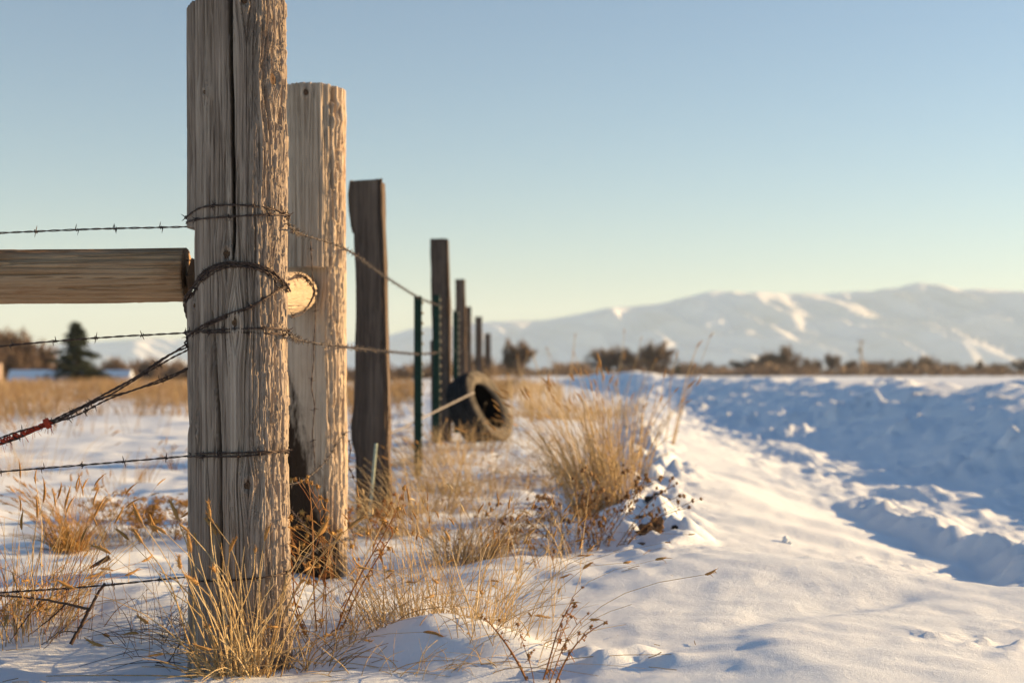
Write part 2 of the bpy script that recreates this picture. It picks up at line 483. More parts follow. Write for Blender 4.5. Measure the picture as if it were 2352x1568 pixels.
# ------------------------------------------------------------------ distant hills
def skyline(x, yd):
    px = VX + F * x / yd
    xs = [-4000, -1500, -600, 0, 230, 330, 430, 600, 800, 870, 937, 980, 1107, 1180, 1250, 1330, 1400, 1440, 1530, 1590, 1640, 1720, 1800, 1900, 2000, 2060, 2110, 2160, 2210, 2352, 2600, 3000, 4200, 7000]
    pv = [800, 805, 800, 792, 782, 772, 778, 788, 784, 772, 755, 750, 737, 733, 732, 719, 704, 702, 693, 675, 665, 671, 672, 669, 665, 657, 644, 650, 664, 665, 660, 672, 690, 760]
    return (855 - np.interp(px, xs, pv)) / F * yd

SEED2 = 20.2
SLOPE = 1050
def hills():
    yc = 6500.0
    hx = np.arange(-9500, 9500, 22.0)
    v = np.concatenate([np.linspace(0, 1, 130), 1 + np.linspace(0.02, 1, 12)])
    XX, T = np.meshgrid(hx, v)
    crest = skyline(XX, yc)
    YY = yc - SLOPE * np.clip(crest / 380.0, 0.2, 1.0) * (1 - T)
    f = np.where(T <= 1, T, 1 - (T - 1) * 0.9)
    low = np.clip(crest / 330.0, 0.15, 1.25)
    # big spurs run down from the crest to the right, each split by gullies
    wx = 160 * noise(XX / 900, T * 1.5, 6.6) + 60 * noise(XX / 300, T * 3, 2.6)
    q = XX - 520 * (1 - T) + wx
    def ridge(u, t, k):
        return 1 - np.abs(noise(u, t, k)) * 2.2
    r1 = ridge(q / 760, T * 0.5, 1.3)
    r2 = ridge((q + 40 * r1) / 300, T * 1.1, SEED2)
    r3 = ridge((q + 30 * r2) / 130, T * 2.4, 9.1)
    amp = (np.clip(T, 0, 1) * (1.005 - np.clip(T, 0, 1)) * 4) ** 0.8 * low
    z = crest * f + amp * (44 * (r1 - 0.5) + 70 * (r2 - 0.5) + 58 * (r3 - 0.5) + 9 * fbm(XX / 70, T * 12, 2.2, 3))
    z += 6 * noise(XX / 170, T * 3, 8.8) * S(0.85, 1, T)
    z = z - 4 - 30 * (1 - np.clip(T, 0, 1)) ** 8
    n, m = XX.shape
    i = (np.arange(n - 1)[:, None] * m + np.arange(m - 1)[None, :])
    q4 = np.stack([i, i + 1, i + m + 1, i + m], -1).reshape(-1, 4)
    o = obj('hills', mesh_np('hills', np.stack([XX, YY, z], -1), q4), M['hill'])
    tag(o, 'long snowy range of hills beyond the plain', 'hills', kind='structure')

def hill_mat():
    m, t, b = material('hill_snow')
    n = tex(t, (0.004, 0.002, 0.008), 1.0, 6, 0.65)
    c = ramp(t, n, [(0.42, (0.80, 0.81, 0.84)), (0.62, (0.72, 0.71, 0.70)), (0.8, (0.5, 0.46, 0.42))])
    t.links.new(c, b.inputs['Base Color'])
    b.inputs['Roughness'].default_value = 0.9
    return m
M['hill'] = hill_mat()
hills()

# ------------------------------------------------------------------ wooden posts and rails
def cap_rows(v, rows_n, cols, base, flip=False):
    pass

def turned(name, cols, rows, fn, mat, parent=None, top=True, bottom=True):
    """Closed log from fn(u, t) -> xyz arrays; u in 0..2pi round it, t in 0..1 along it; both ends capped by shrinking rings."""
    u = np.arange(cols) * 2 * math.pi / cols
    t = np.linspace(0, 1, rows)
    U, T = np.meshgrid(u, t)
    v = fn(U, T)
    rings = [v]
    if top:
        c = v[-1].mean(0)
        for k, s in enumerate((0.97, 0.9, 0.75, 0.55, 0.35, 0.15)):
            r = c + (v[-1] - c) * s
            r = r + (0.0012 * noise(r[:, 0] * 300, r[:, 1] * 300, k))[:, None]
            rings.append(r[None])
    if bottom:
        c = v[0].mean(0)
        rings = [(c + (v[0] - c) * s)[None] for s in (0.15, 0.35, 0.55, 0.75, 0.92)] + rings
    A = np.concatenate(rings)
    n = len(A)
    i, j = np.meshgrid(np.arange(n - 1), np.arange(cols), indexing='ij')
    j2 = (j + 1) % cols
    q = np.stack([i * cols + j, i * cols + j2, (i + 1) * cols + j2, (i + 1) * cols + j], -1).reshape(-1, 4)
    vs = A.reshape(-1, 3)
    tris = []
    extra = []
    if top:
        extra.append(A[-1].mean(0)); k = len(vs)
        tris += [[(n - 1) * cols + a, (n - 1) * cols + (a + 1) % cols, k] for a in range(cols)]
    if bottom:
        k = len(vs) + len(extra); extra.append(A[0].mean(0))
        tris += [[(a + 1) % cols, a, k] for a in range(cols)]
    if extra: vs = np.vstack([vs, np.array(extra)])
    return mesh_np(name, vs, q, tris)

def knot_field(U, Zv, knots, Rr):
    """Raised collar with a sunken heart for each (angle, z, size)."""
    out = 0
    for (a, z, s) in knots:
        du = (np.angle(np.exp(1j * (U - a)))) * Rr
        d = np.hypot(du, (Zv - z) * 0.75) / s
        out = out + 0.35 * s * (G(d - 1.0, 0.45) - 0.9 * G(d, 0.7))
    return out

# corner post -----------------------------------------------------------------
D1 = 2.9
C1 = np.array([(549 - VX) / F * D1, D1])
def zpx(py, d): return EYE - (py - VY) / F * d
POST1_TOP = zpx(2, D1)
def post1_radius(U, Zv):
    """Smooth outer radius of the corner post; U is measured from the camera-facing side, positive to the right."""
    r = 0.0985 + 0.004 * (1 - S(0.0, 0.5, Zv)) + 0 * U
    d = np.angle(np.exp(1j * (U - R(-14))))
    r = r - 0.0095 * G(d, 0.62) + 0.004 * G(np.abs(d) - 0.95, 0.3)
    r = r + 0.0025 * fbm(U * 0.9, Zv * 3.0, 3.3, 2)
    # bulges down the right edge
    r = r + 0.004 * G(np.angle(np.exp(1j * (U - R(80)))), 0.5) * (G(Zv - zpx(335, D1), 0.05) + 1.3 * G(Zv - zpx(920, D1), 0.06) + 0.8 * G(Zv - zpx(195, D1), 0.035))
    return r
def post1_surface(U, Zv, out=0.0):
    r = post1_radius(U, Zv) + out
    x = C1[0] + r * np.sin(U) + 0.0035 * (1 - Zv / 0.7)
    y = C1[1] - r * np.cos(U)
    notch_top, notch_bot = zpx(530, D1), zpx(668, D1)
    m = S(notch_top + 0.004, notch_top - 0.001, Zv + 0.2 * np.clip(x - (C1[0] - 0.09), 0, 0.03)) * S(notch_bot - 0.03, notch_bot + 0.012, Zv)
    lim = C1[0] - 0.077 + 0.0015 * noise(y * 80, Zv * 30, 2.2)
    x = np.where(x < lim, x + (lim - x) * m, x)
    return np.stack([x, y, Zv + 0 * U], -1)

def corner_post():
    root = empty('corner_post', 'thick split grey corner post wrapped in barbed wire, nearest and tallest of the fence', 'fence post', 'wooden posts of the fence line', (C1[0], C1[1], 0))
    zb = -0.16
    cols, rows = 720, 1000
    def crack_u(z):
        py = VY + (EYE - z) * F / D1
        return np.interp(py, [0, 300, 530, 700], [(551 - 549) / 112, (556 - 549) / 112, (560 - 549) / 112, (552 - 549) / 112])
    def crack2_u(z):
        py = VY + (EYE - z) * F / D1
        return np.interp(py, [600, 708, 783, 948, 1043, 1300, 1500], [-.50, -.46, -.40, -.30, -.27, -.25, -.27])
    knots = [(0.36, zpx(25, D1), 0.012), (0.95, zpx(195, D1), 0.017), (-0.08, zpx(592, D1), 0.012), (0.1, zpx(745, D1), 0.013), (-0.62, zpx(228, D1), 0.006), (0.35, zpx(1106, D1), 0.012), (-0.95, zpx(705, D1), 0.006), (-0.9, zpx(985, D1), 0.007)]
    def fn(U, T):
        Uu = np.angle(np.exp(1j * U))
        ztop = POST1_TOP + 0.006 * noise(np.sin(U) * 14, np.cos(U) * 14, 3) + 0.0035 * noise(np.sin(U) * 50, np.cos(U) * 50, 6) - 0.016 * S(-0.75, -1.05, Uu) - 0.004 * S(0.0, -0.5, Uu)
        ztop = ztop - 0.004 * (np.round(noise(np.sin(U) * 26, np.cos(U) * 26, 1) * 2.5))
        Zv = zb + (ztop - zb) * T
        p = post1_surface(Uu, Zv)
        arc = Uu * 0.1
        kn = knot_field(Uu, Zv, knots, 0.1)
        # grain bends round the knots
        warp = 0
        for (a, z, s) in knots:
            du = np.angle(np.exp(1j * (Uu - a))) * 0.1
            warp = warp + np.sign(du) * s * 0.9 * G(np.hypot(du, (Zv - z) * 0.5) / s, 2.2)
        a = arc - warp + 0.0025 * noise(Zv * 2.5, 4.4) + 0.001 * noise(Zv * 9, arc * 60)
        # long checks and raised grain
        g1 = noise(a / 0.0065, Zv / 0.45, 1.1)
        g2 = noise(a / 0.0028, Zv / 0.22, 2.7)
        g3 = noise(a / 0.017, Zv / 0.6, 9.4)
        disp = 0.0014 * g2 + 0.0020 * g1 + 0.0018 * g3 - 0.0022 * S(0.1, 0.3, noise(a / 0.0045, Zv / 0.28, 12.2))
        disp -= 0.0055 * S(0.14, 0.32, noise(a / 0.0085, Zv / 0.33, 6.2)) * S(-0.2, 0.3, noise(a / 0.03, Zv / 0.25, 2.0) + 0.2)
        # thin drying checks
        for (sa, sz, k, dp) in ((0.013, 0.9, 31.1, 0.006), (0.008, 0.5, 41.7, 0.004), (0.021, 1.3, 51.3, 0.008)):
            nn = noise(a / sa, Zv / sz, k)
            disp -= dp * S(0.055, 0.0, np.abs(nn)) * S(-0.25, 0.05, noise(a / 0.05, Zv / 0.3, k + 5))
        # the weather side breaks into flakes
        wm = S(0.15, 0.75, Uu) * S(2.6, 1.9, Uu)
        fl = noise(a / 0.0050, Zv / 0.050, 7.5)
        fl2 = noise(a / 0.0034, Zv / 0.026, 3.9)
        fl3 = noise(a / 0.0085, Zv / 0.11, 5.1)
        disp += wm * (-0.0042 * S(0.05, 0.16, fl) - 0.0025 * S(0.08, 0.18, fl2) - 0.0036 * S(0.1, 0.2, fl3) + 0.0012 * fl)
        disp += kn
        # the big splits
        c1 = (a_ := np.abs(np.sin(Uu) - crack_u(Zv) * 0.98 - 0.012 * noise(Zv * 14, 2.2)) * 0.1) * 0 + np.where(np.cos(Uu) > 0, a_, 1)
        w1 = 0.0046 * S(zpx(640, D1), zpx(560, D1), Zv) + 0.0014 * S(zpx(150, D1), zpx(0, D1), Zv) - 0.0007 * S(zpx(380, D1), zpx(460, D1), Zv)*S(zpx(250,D1),zpx(330,D1),Zv)
        disp -= 0.05 * S(1.25, 0.75, c1 / np.maximum(w1, 1e-5)) * (w1 > 2e-4)
        c2 = np.where(np.cos(Uu) > 0, np.abs(np.sin(Uu) - crack2_u(Zv) * 0.98 - 0.012 * noise(Zv * 11, 6.2)) * 0.1, 1)
        w2 = (0.0046 * S(zpx(680, D1), zpx(780, D1), Zv) + 0.0008 * S(zpx(850, D1), zpx(1000, D1), Zv)) * S(zpx(1480, D1), zpx(1300, D1), Zv)
        disp -= 0.045 * S(1.25, 0.75, c2 / np.maximum(w2, 1e-5)) * (w2 > 2e-4)
        nrm = np.stack([np.sin(Uu), -np.cos(Uu), 0 * Uu], -1)
        p = p + nrm * disp[..., None]
        return p - np.array([C1[0], C1[1], 0])
    obj('post_shaft', turned('post_shaft', cols, rows, fn, M['grey_wood']), M['grey_wood'], root)
    for (a, z, s) in knots[:7]:
        p = post1_surface(np.array([a]), np.array([z]))[0] - np.array([C1[0], C1[1], 0])
        g = Geo()
        k = 14
        ang = np.arange(k) * 2 * math.pi / k
        nrm = np.array([math.sin(a), -math.cos(a), 0]); tx = np.array([math.cos(a), math.sin(a), 0])
        rr = []
        for f_, dz in ((0.98, -0.004), (0.9, 0.0005), (0.6, 0.0012), (0.3, 0.0004), (0.05, -0.001)):
            wob = 1 + 0.12 * np.sin(ang * 3 + a * 9) + 0.08 * np.sin(ang * 5)
            rr.append(p + nrm * (dz - 0.28 * s) + (np.cos(ang) * wob)[:, None] * tx * s * 0.62 * f_ + (np.sin(ang) * wob)[:, None] * np.array([0, 0, 1]) * s * 0.75 * f_)
        vv = np.concatenate(rr)
        qq = [[i * k + j, i * k + (j + 1) % k, (i + 1) * k + (j + 1) % k, (i + 1) * k + j] for i in range(4) for j in range(k)]
        g.add(vv, qq)
        obj('knot', g.mesh('knot'), M['knot'], root)
corner_post()

# second post -----------------------------------------------------------------
D2 = 4.1
C2 = np.array([(723 - VX) / F * D2, D2])
def post2_surface(U, Zv, out=0.0):
    r = 0.0895 + 0.003 * S(1.2, 0.2, Zv) + 0.002 * fbm(U, Zv * 3, 6.1, 2) + out
    r = r + 0.004 * G(np.angle(np.exp(1j * (U - R(75)))), 0.4) * G(Zv - zpx(275, D2), 0.03)
    return np.stack([r * np.sin(U) + 0.002 * (1 - Zv), -r * np.cos(U), Zv + 0 * U], -1)
def second_post():
    root = empty('fence_post', 'pale tan round post with a sawn notch, standing right behind the corner post', 'fence post', 'wooden posts of the fence line', (C2[0], C2[1], 0))
    ztop0 = zpx(203, D2); zb = -0.2
    def fn(U, T):
        Uu = np.angle(np.exp(1j * U))
        ztop = ztop0 - 0.006 * S(0.2, 1.2, Uu) + 0.002 * noise(np.sin(U) * 30, np.cos(U) * 30, 4)
        Zv = zb + (ztop - zb) * T
        p = post2_surface(Uu, Zv)
        a = Uu * 0.09 + 0.003 * noise(Zv * 2.2, 8.4)
        disp = 0.0007 * noise(a / 0.005, Zv / 0.4, 3.1) + 0.0012 * noise(a / 0.016, Zv / 0.5, 5.7)
        wm = S(0.25, 0.7, Uu) * S(2.4, 1.7, Uu) * S(ztop0 - 0.02, ztop0 - 0.07, Zv)
        deep = S(0.5, 0.75, Uu) * S(1.35, 1.1, Uu) * (0.45 + 0.55 * S(zpx(640, D2), zpx(520, D2), Zv))
        disp += wm * (-0.0036 * S(0.0, 0.12, noise(a / 0.006, Zv / 0.07, 1.5)) - 0.0018 * S(0.05, 0.2, noise(a / 0.004, Zv / 0.03, 7.3)))
        disp -= deep * 0.016 * S(0.02, 0.2, noise(a / 0.011, Zv / 0.13, 4.9) + 0.2 * noise(a / 0.004, Zv / 0.05, 2.2))
        disp -= 0.006 * S(0.05, 0.0, np.abs(noise(a / 0.016, Zv / 0.9, 33.3))) + 0.005 * S(0.22, 0.3, noise(a / 0.009, Zv / 0.6, 14.9)) + 0.0025 * S(0.15, 0.3, noise(a / 0.005, Zv / 0.2, 24.9))
        low = S(0.25, 0.02, Zv)
        disp -= low * 0.004 * S(0.0, 0.25, noise(a / 0.009, Zv / 0.05, 8.5))
        disp += knot_field(Uu, Zv, [(-0.15, zpx(226, D2), 0.010), (0.9, zpx(268, D2), 0.02), (0.62, zpx(690, D2), 0.012)], 0.09)
        p = p + np.stack([np.sin(Uu), -np.cos(Uu), 0 * Uu], -1) * disp[..., None]
        # sawn flat below the notch, facing the corner post
        ncut = np.array([-math.sin(R(30)), -math.cos(R(30))])
        dd = p[..., 0] * ncut[0] + p[..., 1] * ncut[1]
        lim = 0.049 + 0.0012 * noise(p[..., 0] / 0.006, Zv / 0.3, 2.9) - 0.010 * S(zpx(720, D2), zpx(650, D2), Zv) + 0.003 * noise(Zv * 12, 1.7)
        zc = zpx(618, D2)
        ov = np.maximum(0, dd - lim) * (Zv < zc)
        p[..., 0] -= ov * ncut[0]; p[..., 1] -= ov * ncut[1]
        return p
    me = turned('post_shaft', 380, 760, fn, M['tan_wood'])
    obj('post_shaft', me, M['tan_wood2'], root)
    k = obj('knot', mesh_np('knot', *blob(0.0075, 5, flat=(1, 0.4, 1.1))), M['knot'], root)
    k.location = (-0.013, -0.0875, zpx(226, D2))

def blob(r, seed, flat=(1, 1, 1), n=18, rough=0.25):
    """Small lumpy closed solid: vertices and quads."""
    th = np.linspace(0.02, math.pi - 0.02, n // 2 + 2)
    ph = np.arange(n) * 2 * math.pi / n
    A, B = np.meshgrid(th, ph, indexing='ij')
    d = np.stack([np.sin(A) * np.cos(B), np.sin(A) * np.sin(B), np.cos(A)], -1)
    s = 1 + rough * fbm(d[..., 0] * 1.6, d[..., 1] * 1.6, d[..., 2] * 1.6 + seed * 7.1, 3)
    v = d * s[..., None] * r * np.asarray(flat)
    m = len(th)
    i, j = np.meshgrid(np.arange(m - 1), np.arange(n), indexing='ij')
    q = np.stack([i * n + j, (i + 1) * n + j, (i + 1) * n + (j + 1) % n, i * n + (j + 1) % n], -1).reshape(-1, 4)
    return v.reshape(-1, 3), q

def rotting(base):
    """Tan wood whose foot has gone black with rot up to an uneven height."""
    m = M[base].copy(); m.name = base + '_rotting_foot'
    t = m.node_tree
    b = t.nodes['Principled BSDF']
    src = b.inputs['Base Color'].links[0].from_socket
    tc = t.nodes.new('ShaderNodeTexCoord')
    sp = t.nodes.new('ShaderNodeSeparateXYZ')
    t.links.new(tc.outputs['Object'], sp.inputs[0])
    n = tex(t, (45, 45, 14), 1, 5, 0.7)
    ma = t.nodes.new('ShaderNodeMath'); ma.operation = 'MULTIPLY_ADD'
    t.links.new(n, ma.inputs[0]); ma.inputs[1].default_value = 0.55
    t.links.new(sp.outputs[2], ma.inputs[2])
    # the heart of the sawn side rots, the outer shell on the +X side stays sound
    mx = t.nodes.new('ShaderNodeMath'); mx.operation = 'MULTIPLY_ADD'
    t.links.new(sp.outputs[0], mx.inputs[0]); mx.inputs[1].default_value = 3.2
    t.links.new(ma.outputs[0], mx.inputs[2])
    f = ramp(t, mx.outputs[0], [(0.50, (1, 1, 1)), (0.66, (0, 0, 0))])
    c = mix(t, f, src, (0.035, 0.022, 0.014))
    t.links.new(c, b.inputs['Base Color'])
    return m
M['tan_wood2'] = rotting('tan_wood')
second_post()

# squared posts ---------------------------------------------------------------
def squared_post(d, left, right, depth, zb, label, mat, seed, n=1, cols=160, rows=420, name='fence_post'):
    """left/right: lists of (py, px) edge points seen at distance d."""
    lp = np.array(left, float); rp = np.array(right, float)
    ztop = zpx(min(lp[0, 0], rp[0, 0]), d)
    cx = ((lp[:, 1].mean() + rp[:, 1].mean()) / 2 - VX) / F * d
    root = empty(name, label, 'fence post', 'wooden posts of the fence line', (cx, d + depth / 2, 0))
    dl, dr = zpx(lp[0, 0], d), zpx(rp[0, 0], d)
    def fn(U, T):
        c, s = np.cos(U), np.sin(U)
        e = 0.16
        sx = np.sign(s) * np.abs(s) ** e; sy = -np.sign(c) * np.abs(c) ** e
        tw = (sx + 1) / 2
        zt = dl + (dr - dl) * tw + 0.004 * noise(sx * 5, sy * 5, seed) + 0.004 * noise(sx * 11, sy * 9, seed + 2)
        Zv = zb + (zt - zb) * T
        py = VY + (EYE - Zv) * F / d
        xl = (np.interp(py, lp[:, 0], lp[:, 1]) - VX) / F * d
        xr = (np.interp(py, rp[:, 0], rp[:, 1]) - VX) / F * d
        x = xl + (xr - xl) * tw - cx
        y = sy * depth / 2
        a = U * 0.07
        k = depth / 0.12
        dsp = 0.0034 * k * noise(sx * 9 + a / 0.01, Zv / 0.5, seed + 1) + 0.003 * noise(U * 2, Zv / 0.16, seed + 3) + 0.0015 * noise(sx * 20 + sy * 20, Zv / 0.2, seed + 5)
        dsp -= 0.005 * S(0.15, 0.35, noise(sx * 7 + sy * 7, Zv / 0.5, seed + 8)) + 0.006 * S(0.06, 0.0, np.abs(noise(sx * 5 + sy * 5, Zv / 0.9, seed + 11)))
        return np.stack([x + sx * dsp, y + sy * dsp, Zv], -1)
    obj('post_shaft', turned('post_shaft', cols, rows, fn, mat), mat, root)
    return root
squared_post(5.75, [(416, 802), (445, 798), (481, 800), (517, 805), (533, 809), (536, 813), (570, 814), (653, 817), (760, 818), (800, 817), (930, 813), (975, 806), (1010, 806), (1050, 815), (1200, 820), (1400, 826)],
             [(410, 876), (600, 882), (900, 889), (1100, 893), (1400, 897)], 0.17, -0.25, 'dark square timber post with a knot bulge low on its side, third along the fence', M['dark_wood'], 3.1)
squared_post(9.4, [(548, 988), (700, 991), (780, 994), (784, 989), (1100, 992)], [(548, 1028), (700, 1032), (1100, 1037)], 0.2, -0.1, 'dark square post directly behind the leaning tyre', M['dark_wood'], 8.4)
squared_post(13.6, [(641, 1046), (900, 1046)], [(641, 1067), (900, 1071)], 0.2, -0.1, 'weathered square post just past the tyre, behind a green steel post', M['dark_wood2'], 5.7, cols=80, rows=160)
squared_post(19.0, [(704, 1069), (900, 1069)], [(704, 1082), (900, 1084)], 0.09, -0.1, 'thin brown far post half hidden by a nearer weathered post', M['dark_wood2'], 2.9, cols=60, rows=100)
squared_post(22.7, [(727, 1091), (900, 1092)], [(727, 1107), (900, 1108)], 0.11, -0.1, 'short dark far post with open sky round its top, before the dry brush', M['dark_wood2'], 6.3, cols=60, rows=100)
squared_post(32.0, [(765, 1113), (900, 1113)], [(765, 1127), (900, 1128)], 0.12, -0.1, 'smallest and farthest post of the fence, in dry brush', M['dark_wood2'], 1.3, cols=60, rows=100)

# rails -----------------------------------------------------------------------
def log_rail(name, a, b, ra, rb, label, mat, seed, root_at, end_drop=0.0):
    a = np.asarray(a, float); b = np.asarray(b, float)
    ax = (b - a); L = np.linalg.norm(ax); ax /= L
    up = np.array([0, 0, 1.0]); s = np.cross(ax, up); s /= np.linalg.norm(s); up = np.cross(s, ax)
    root = empty(name, label, 'rail', None, tuple(root_at))
    def fn(U, T):
        w_ = L * T
        r = ra + (rb - ra) * T + 0.0015 * noise(np.cos(U) * 2, np.sin(U) * 2, w_ * 3 + seed)
        arc = U * 0.055 + 0.002 * noise(w_ * 3, seed)
        r = r + 0.0008 * noise(arc / 0.005, w_ / 0.35, seed) - 0.0035 * S(0.24, 0.34, noise(arc / 0.016, w_ / 0.8, seed + 2)) - 0.0010 * S(0.1, 0.3, noise(arc / 0.004, w_ / 0.09, seed + 4))
        r = r - 0.007 * S(0.05, 0.0, np.abs(noise(arc / 0.024, w_ / 1.1, seed + 6))) - 0.004 * S(0.05, 0.0, np.abs(noise(arc / 0.012, w_ / 0.6, seed + 8)))
        p = a + ax * w_[..., None] + (np.cos(U) * r)[..., None] * s + (np.sin(U) * r)[..., None] * up
        return p - np.asarray(root_at)
    obj('log', turned('log', 220, 420, fn, mat), mat, root)
    return root
zl, zr = zpx(637, 2.95), zpx(632, 2.95)
xr = (430 - VX) / F * 2.95
log_rail('fence_rail', (xr - 2.4, 2.95, zl - 0.02), (xr, 2.95, zr), 0.0575, 0.0558, 'brown stained round rail lying level to the left of the corner post', M['rail_wood'], 4.2, (xr - 1.2, 2.95, zl))
log_rail('brace_rail', (-0.592, 2.99, 0.735), (-0.608, 4.047, 0.808), 0.0535, 0.0575, 'pale short brace log wedged in the notch of the tan post', M['brace_wood'], 9.9, (-0.6, 3.5, 0.77))

def chunk_block(name, centre, size, rot, label, mat, cat, seed):
    root = empty(name, label, cat, 'wood blocks wedged beside the corner post', centre)
    bm_v = []
    n = 10
    def fn(U, T):
        c, s = np.cos(U), np.sin(U)
        e = 0.3
        x = np.sign(s) * np.abs(s) ** e * size[0] / 2
        y = np.sign(c) * np.abs(c) ** e * size[1] / 2
        z = (T - 0.5) * size[2]
        k = 0.002 * noise(x * 120, y * 120, z * 60 + seed)
        return np.stack([x * (1 + k * 20), y * (1 + k * 20), z + 0.002 * noise(x * 90, y * 90, seed)], -1)
    o = obj('block', turned('block', 60, 24, fn, mat), mat, root)
    root.rotation_euler = rot
for (px, py, sx, sz, ry, lab, sd_) in ((449, 616, 0.026, 0.034, 0.25, 'upper of the two dark wood blocks wedged between rail and corner post', 1.0),
                                       (446, 646, 0.030, 0.030, -0.2, 'lower of the two dark wood blocks wedged between rail and corner post', 5.0)):
    c = P(px, py, 2.93)
    chunk_block('wood_block', tuple(c), (sx, 0.05, sz), (0.1, ry, 0.2), lab, M['knot'], 'wood block', sd_)

# ------------------------------------------------------------------ barbed wire
def make_barb():
    g = Geo()
    # two turns round the line (local X is the wire)
    t = np.linspace(0, 1, 24)
    p = np.stack([-0.0035 + 0.007 * t, 0.0026 * np.cos(t * 4 * math.pi), 0.0026 * np.sin(t * 4 * math.pi)], 1)
    v, q = tubes(p[None], 0.00095, 4); g.add(v, q)
    for (a, x) in ((0.6, -0.0035), (2.4, 0.0005), (3.75, 0.0035), (5.5, 0.0)):
        d = np.array([0.25 * math.sin(a * 3), math.cos(a), math.sin(a)]); d /= np.linalg.norm(d)
        p = np.array([x, 0, 0]) + d * np.array([0.001, 0.007, 0.0125])[:, None]
        v, q = tubes(p[None], np.array([[0.00095, 0.0009, 0.00025]]), 4); g.add(v, q)
    return g.mesh('barb')
BARB = make_barb()
BARB.materials.append(M['wire'])
BARB_GREY = BARB.copy(); BARB_GREY.materials.clear(); BARB_GREY.materials.append(M['wire_grey'])

def barbed_wire(pts, label, spacing=0.085, phase=0.3, mat='wire', rad=0.00105, pitch=0.055, name='barbed_wire', group='barbed wires of the fence', max_barbs=100, wob=0.0, barb_scale=1.0):
    L = length(spline(pts, 200))
    n = max(40, int(L / 0.004))
    n = min(n, 6000)
    c = spline(pts, n)
    if wob:
        s = np.linspace(0, L, n)
        c = c + wob * np.stack([noise(s / 0.06, 1.1 + phase), noise(s / 0.06, 5.1 + phase), noise(s / 0.06, 9.1 + phase)], 1)
    base = c[n // 2]
    root = empty(name, label, 'barbed wire', group, tuple(base))
    s = np.linspace(0, L, n)
    t = np.gradient(c, axis=0); t /= np.linalg.norm(t, axis=1, keepdims=True)
    ref = np.array([0.13, 0.31, 0.94]) if abs(t[n // 2, 2]) < 0.8 else np.array([1.0, 0.2, 0.1])
    a = np.cross(t, ref); a /= np.linalg.norm(a, axis=1, keepdims=True)
    b = np.cross(t, a)
    ph = s / pitch * 2 * math.pi + 1.4 * noise(s / 0.11, 3.3)
    for k in (0, 1):
        f = ph + k * math.pi
        off = rad * 1.15 * (1 + 0.35 * noise(s / 0.09, 2.0 + k))
        p = c + (np.cos(f) * off)[:, None] * a + (np.sin(f) * off)[:, None] * b - base
        v, q = tubes(p[None], rad, 6)
        obj('strand', mesh_np('strand', v, q), M[mat], root)
    barb = BARB if mat == 'wire' else BARB_GREY
    x = spacing * phase
    cnt = 0
    while x < L and cnt < max_barbs:
        i = min(n - 2, int(x / L * (n - 1)))
        o = bpy.data.objects.new('barb', barb)
        COL.objects.link(o)
        o.parent = root
        m = Vector(t[i]).to_track_quat('X', 'Z').to_matrix() @ Matrix.Rotation(random.uniform(0, 6.28), 3, 'X')
        o.matrix_basis = Matrix.Translation(Vector(c[i] - base)) @ m.to_4x4() @ Matrix.Diagonal((barb_scale, barb_scale, barb_scale, 1))
        x += spacing * random.uniform(0.9, 1.1)
        cnt += 1
    return root

def on_post(deg, py, out=0.0022):
    """Point lying on the corner post at an angle from its camera side and a view row."""
    z = zpx(py, D1)
    p = post1_surface(np.array([R(deg)]), np.array([z]), out)[0]
    p[0] += 0  # already in world coordinates
    return p
def wrap(rows):
    return [on_post(a, py) for a, py in rows]

LW = 2.9
# the four wires that come in from the left and are tied round the corner post
barbed_wire([P(-420, 552, LW)] + [P(0, 535, LW), P(220, 526, LW)] + wrap([(-100, 518), (-75, 515), (-45, 512), (0, 509), (40, 503), (70, 498), (95, 494), (140, 492), (180, 492), (225, 495), (258, 500), (285, 503), (320, 487), (350, 483), (385, 484), (418, 489), (445, 497), (462, 506)]),
            'topmost barbed wire at left, tied twice round the corner post above the rail')
barbed_wire([P(-420, 838, LW)] + [P(0, 795, LW), P(220, 776, LW)] + wrap([(-100, 763), (-75, 763), (-45, 762), (0, 759), (40, 756), (70, 757), (92, 760), (140, 765), (200, 768), (255, 768), (285, 766), (330, 766), (370, 766), (410, 768), (440, 770)]),
            'second barbed wire at left, passing below the rail and round the corner post', phase=0.7)
barbed_wire([P(-420, 1122, LW)] + [P(0, 1083, LW), P(220, 1065, LW)] + wrap([(-100, 1047), (-75, 1046), (-45, 1043), (0, 1042), (40, 1037), (70, 1032), (92, 1033), (140, 1040), (200, 1046), (270, 1044), (320, 1036), (360, 1034), (400, 1032), (430, 1034), (450, 1040)]),
            'third barbed wire at left, crossing bare snow to the corner post', phase=0.5)
barbed_wire([P(-420, 1385, LW)] + [P(0, 1360, LW), P(220, 1345, LW)] + wrap([(-100, 1326), (-75, 1325), (-45, 1322), (0, 1316), (40, 1311), (70, 1309), (95, 1308)]),
            'lowest barbed wire at left, running through the dead twigs', phase=0.2, spacing=0.1)

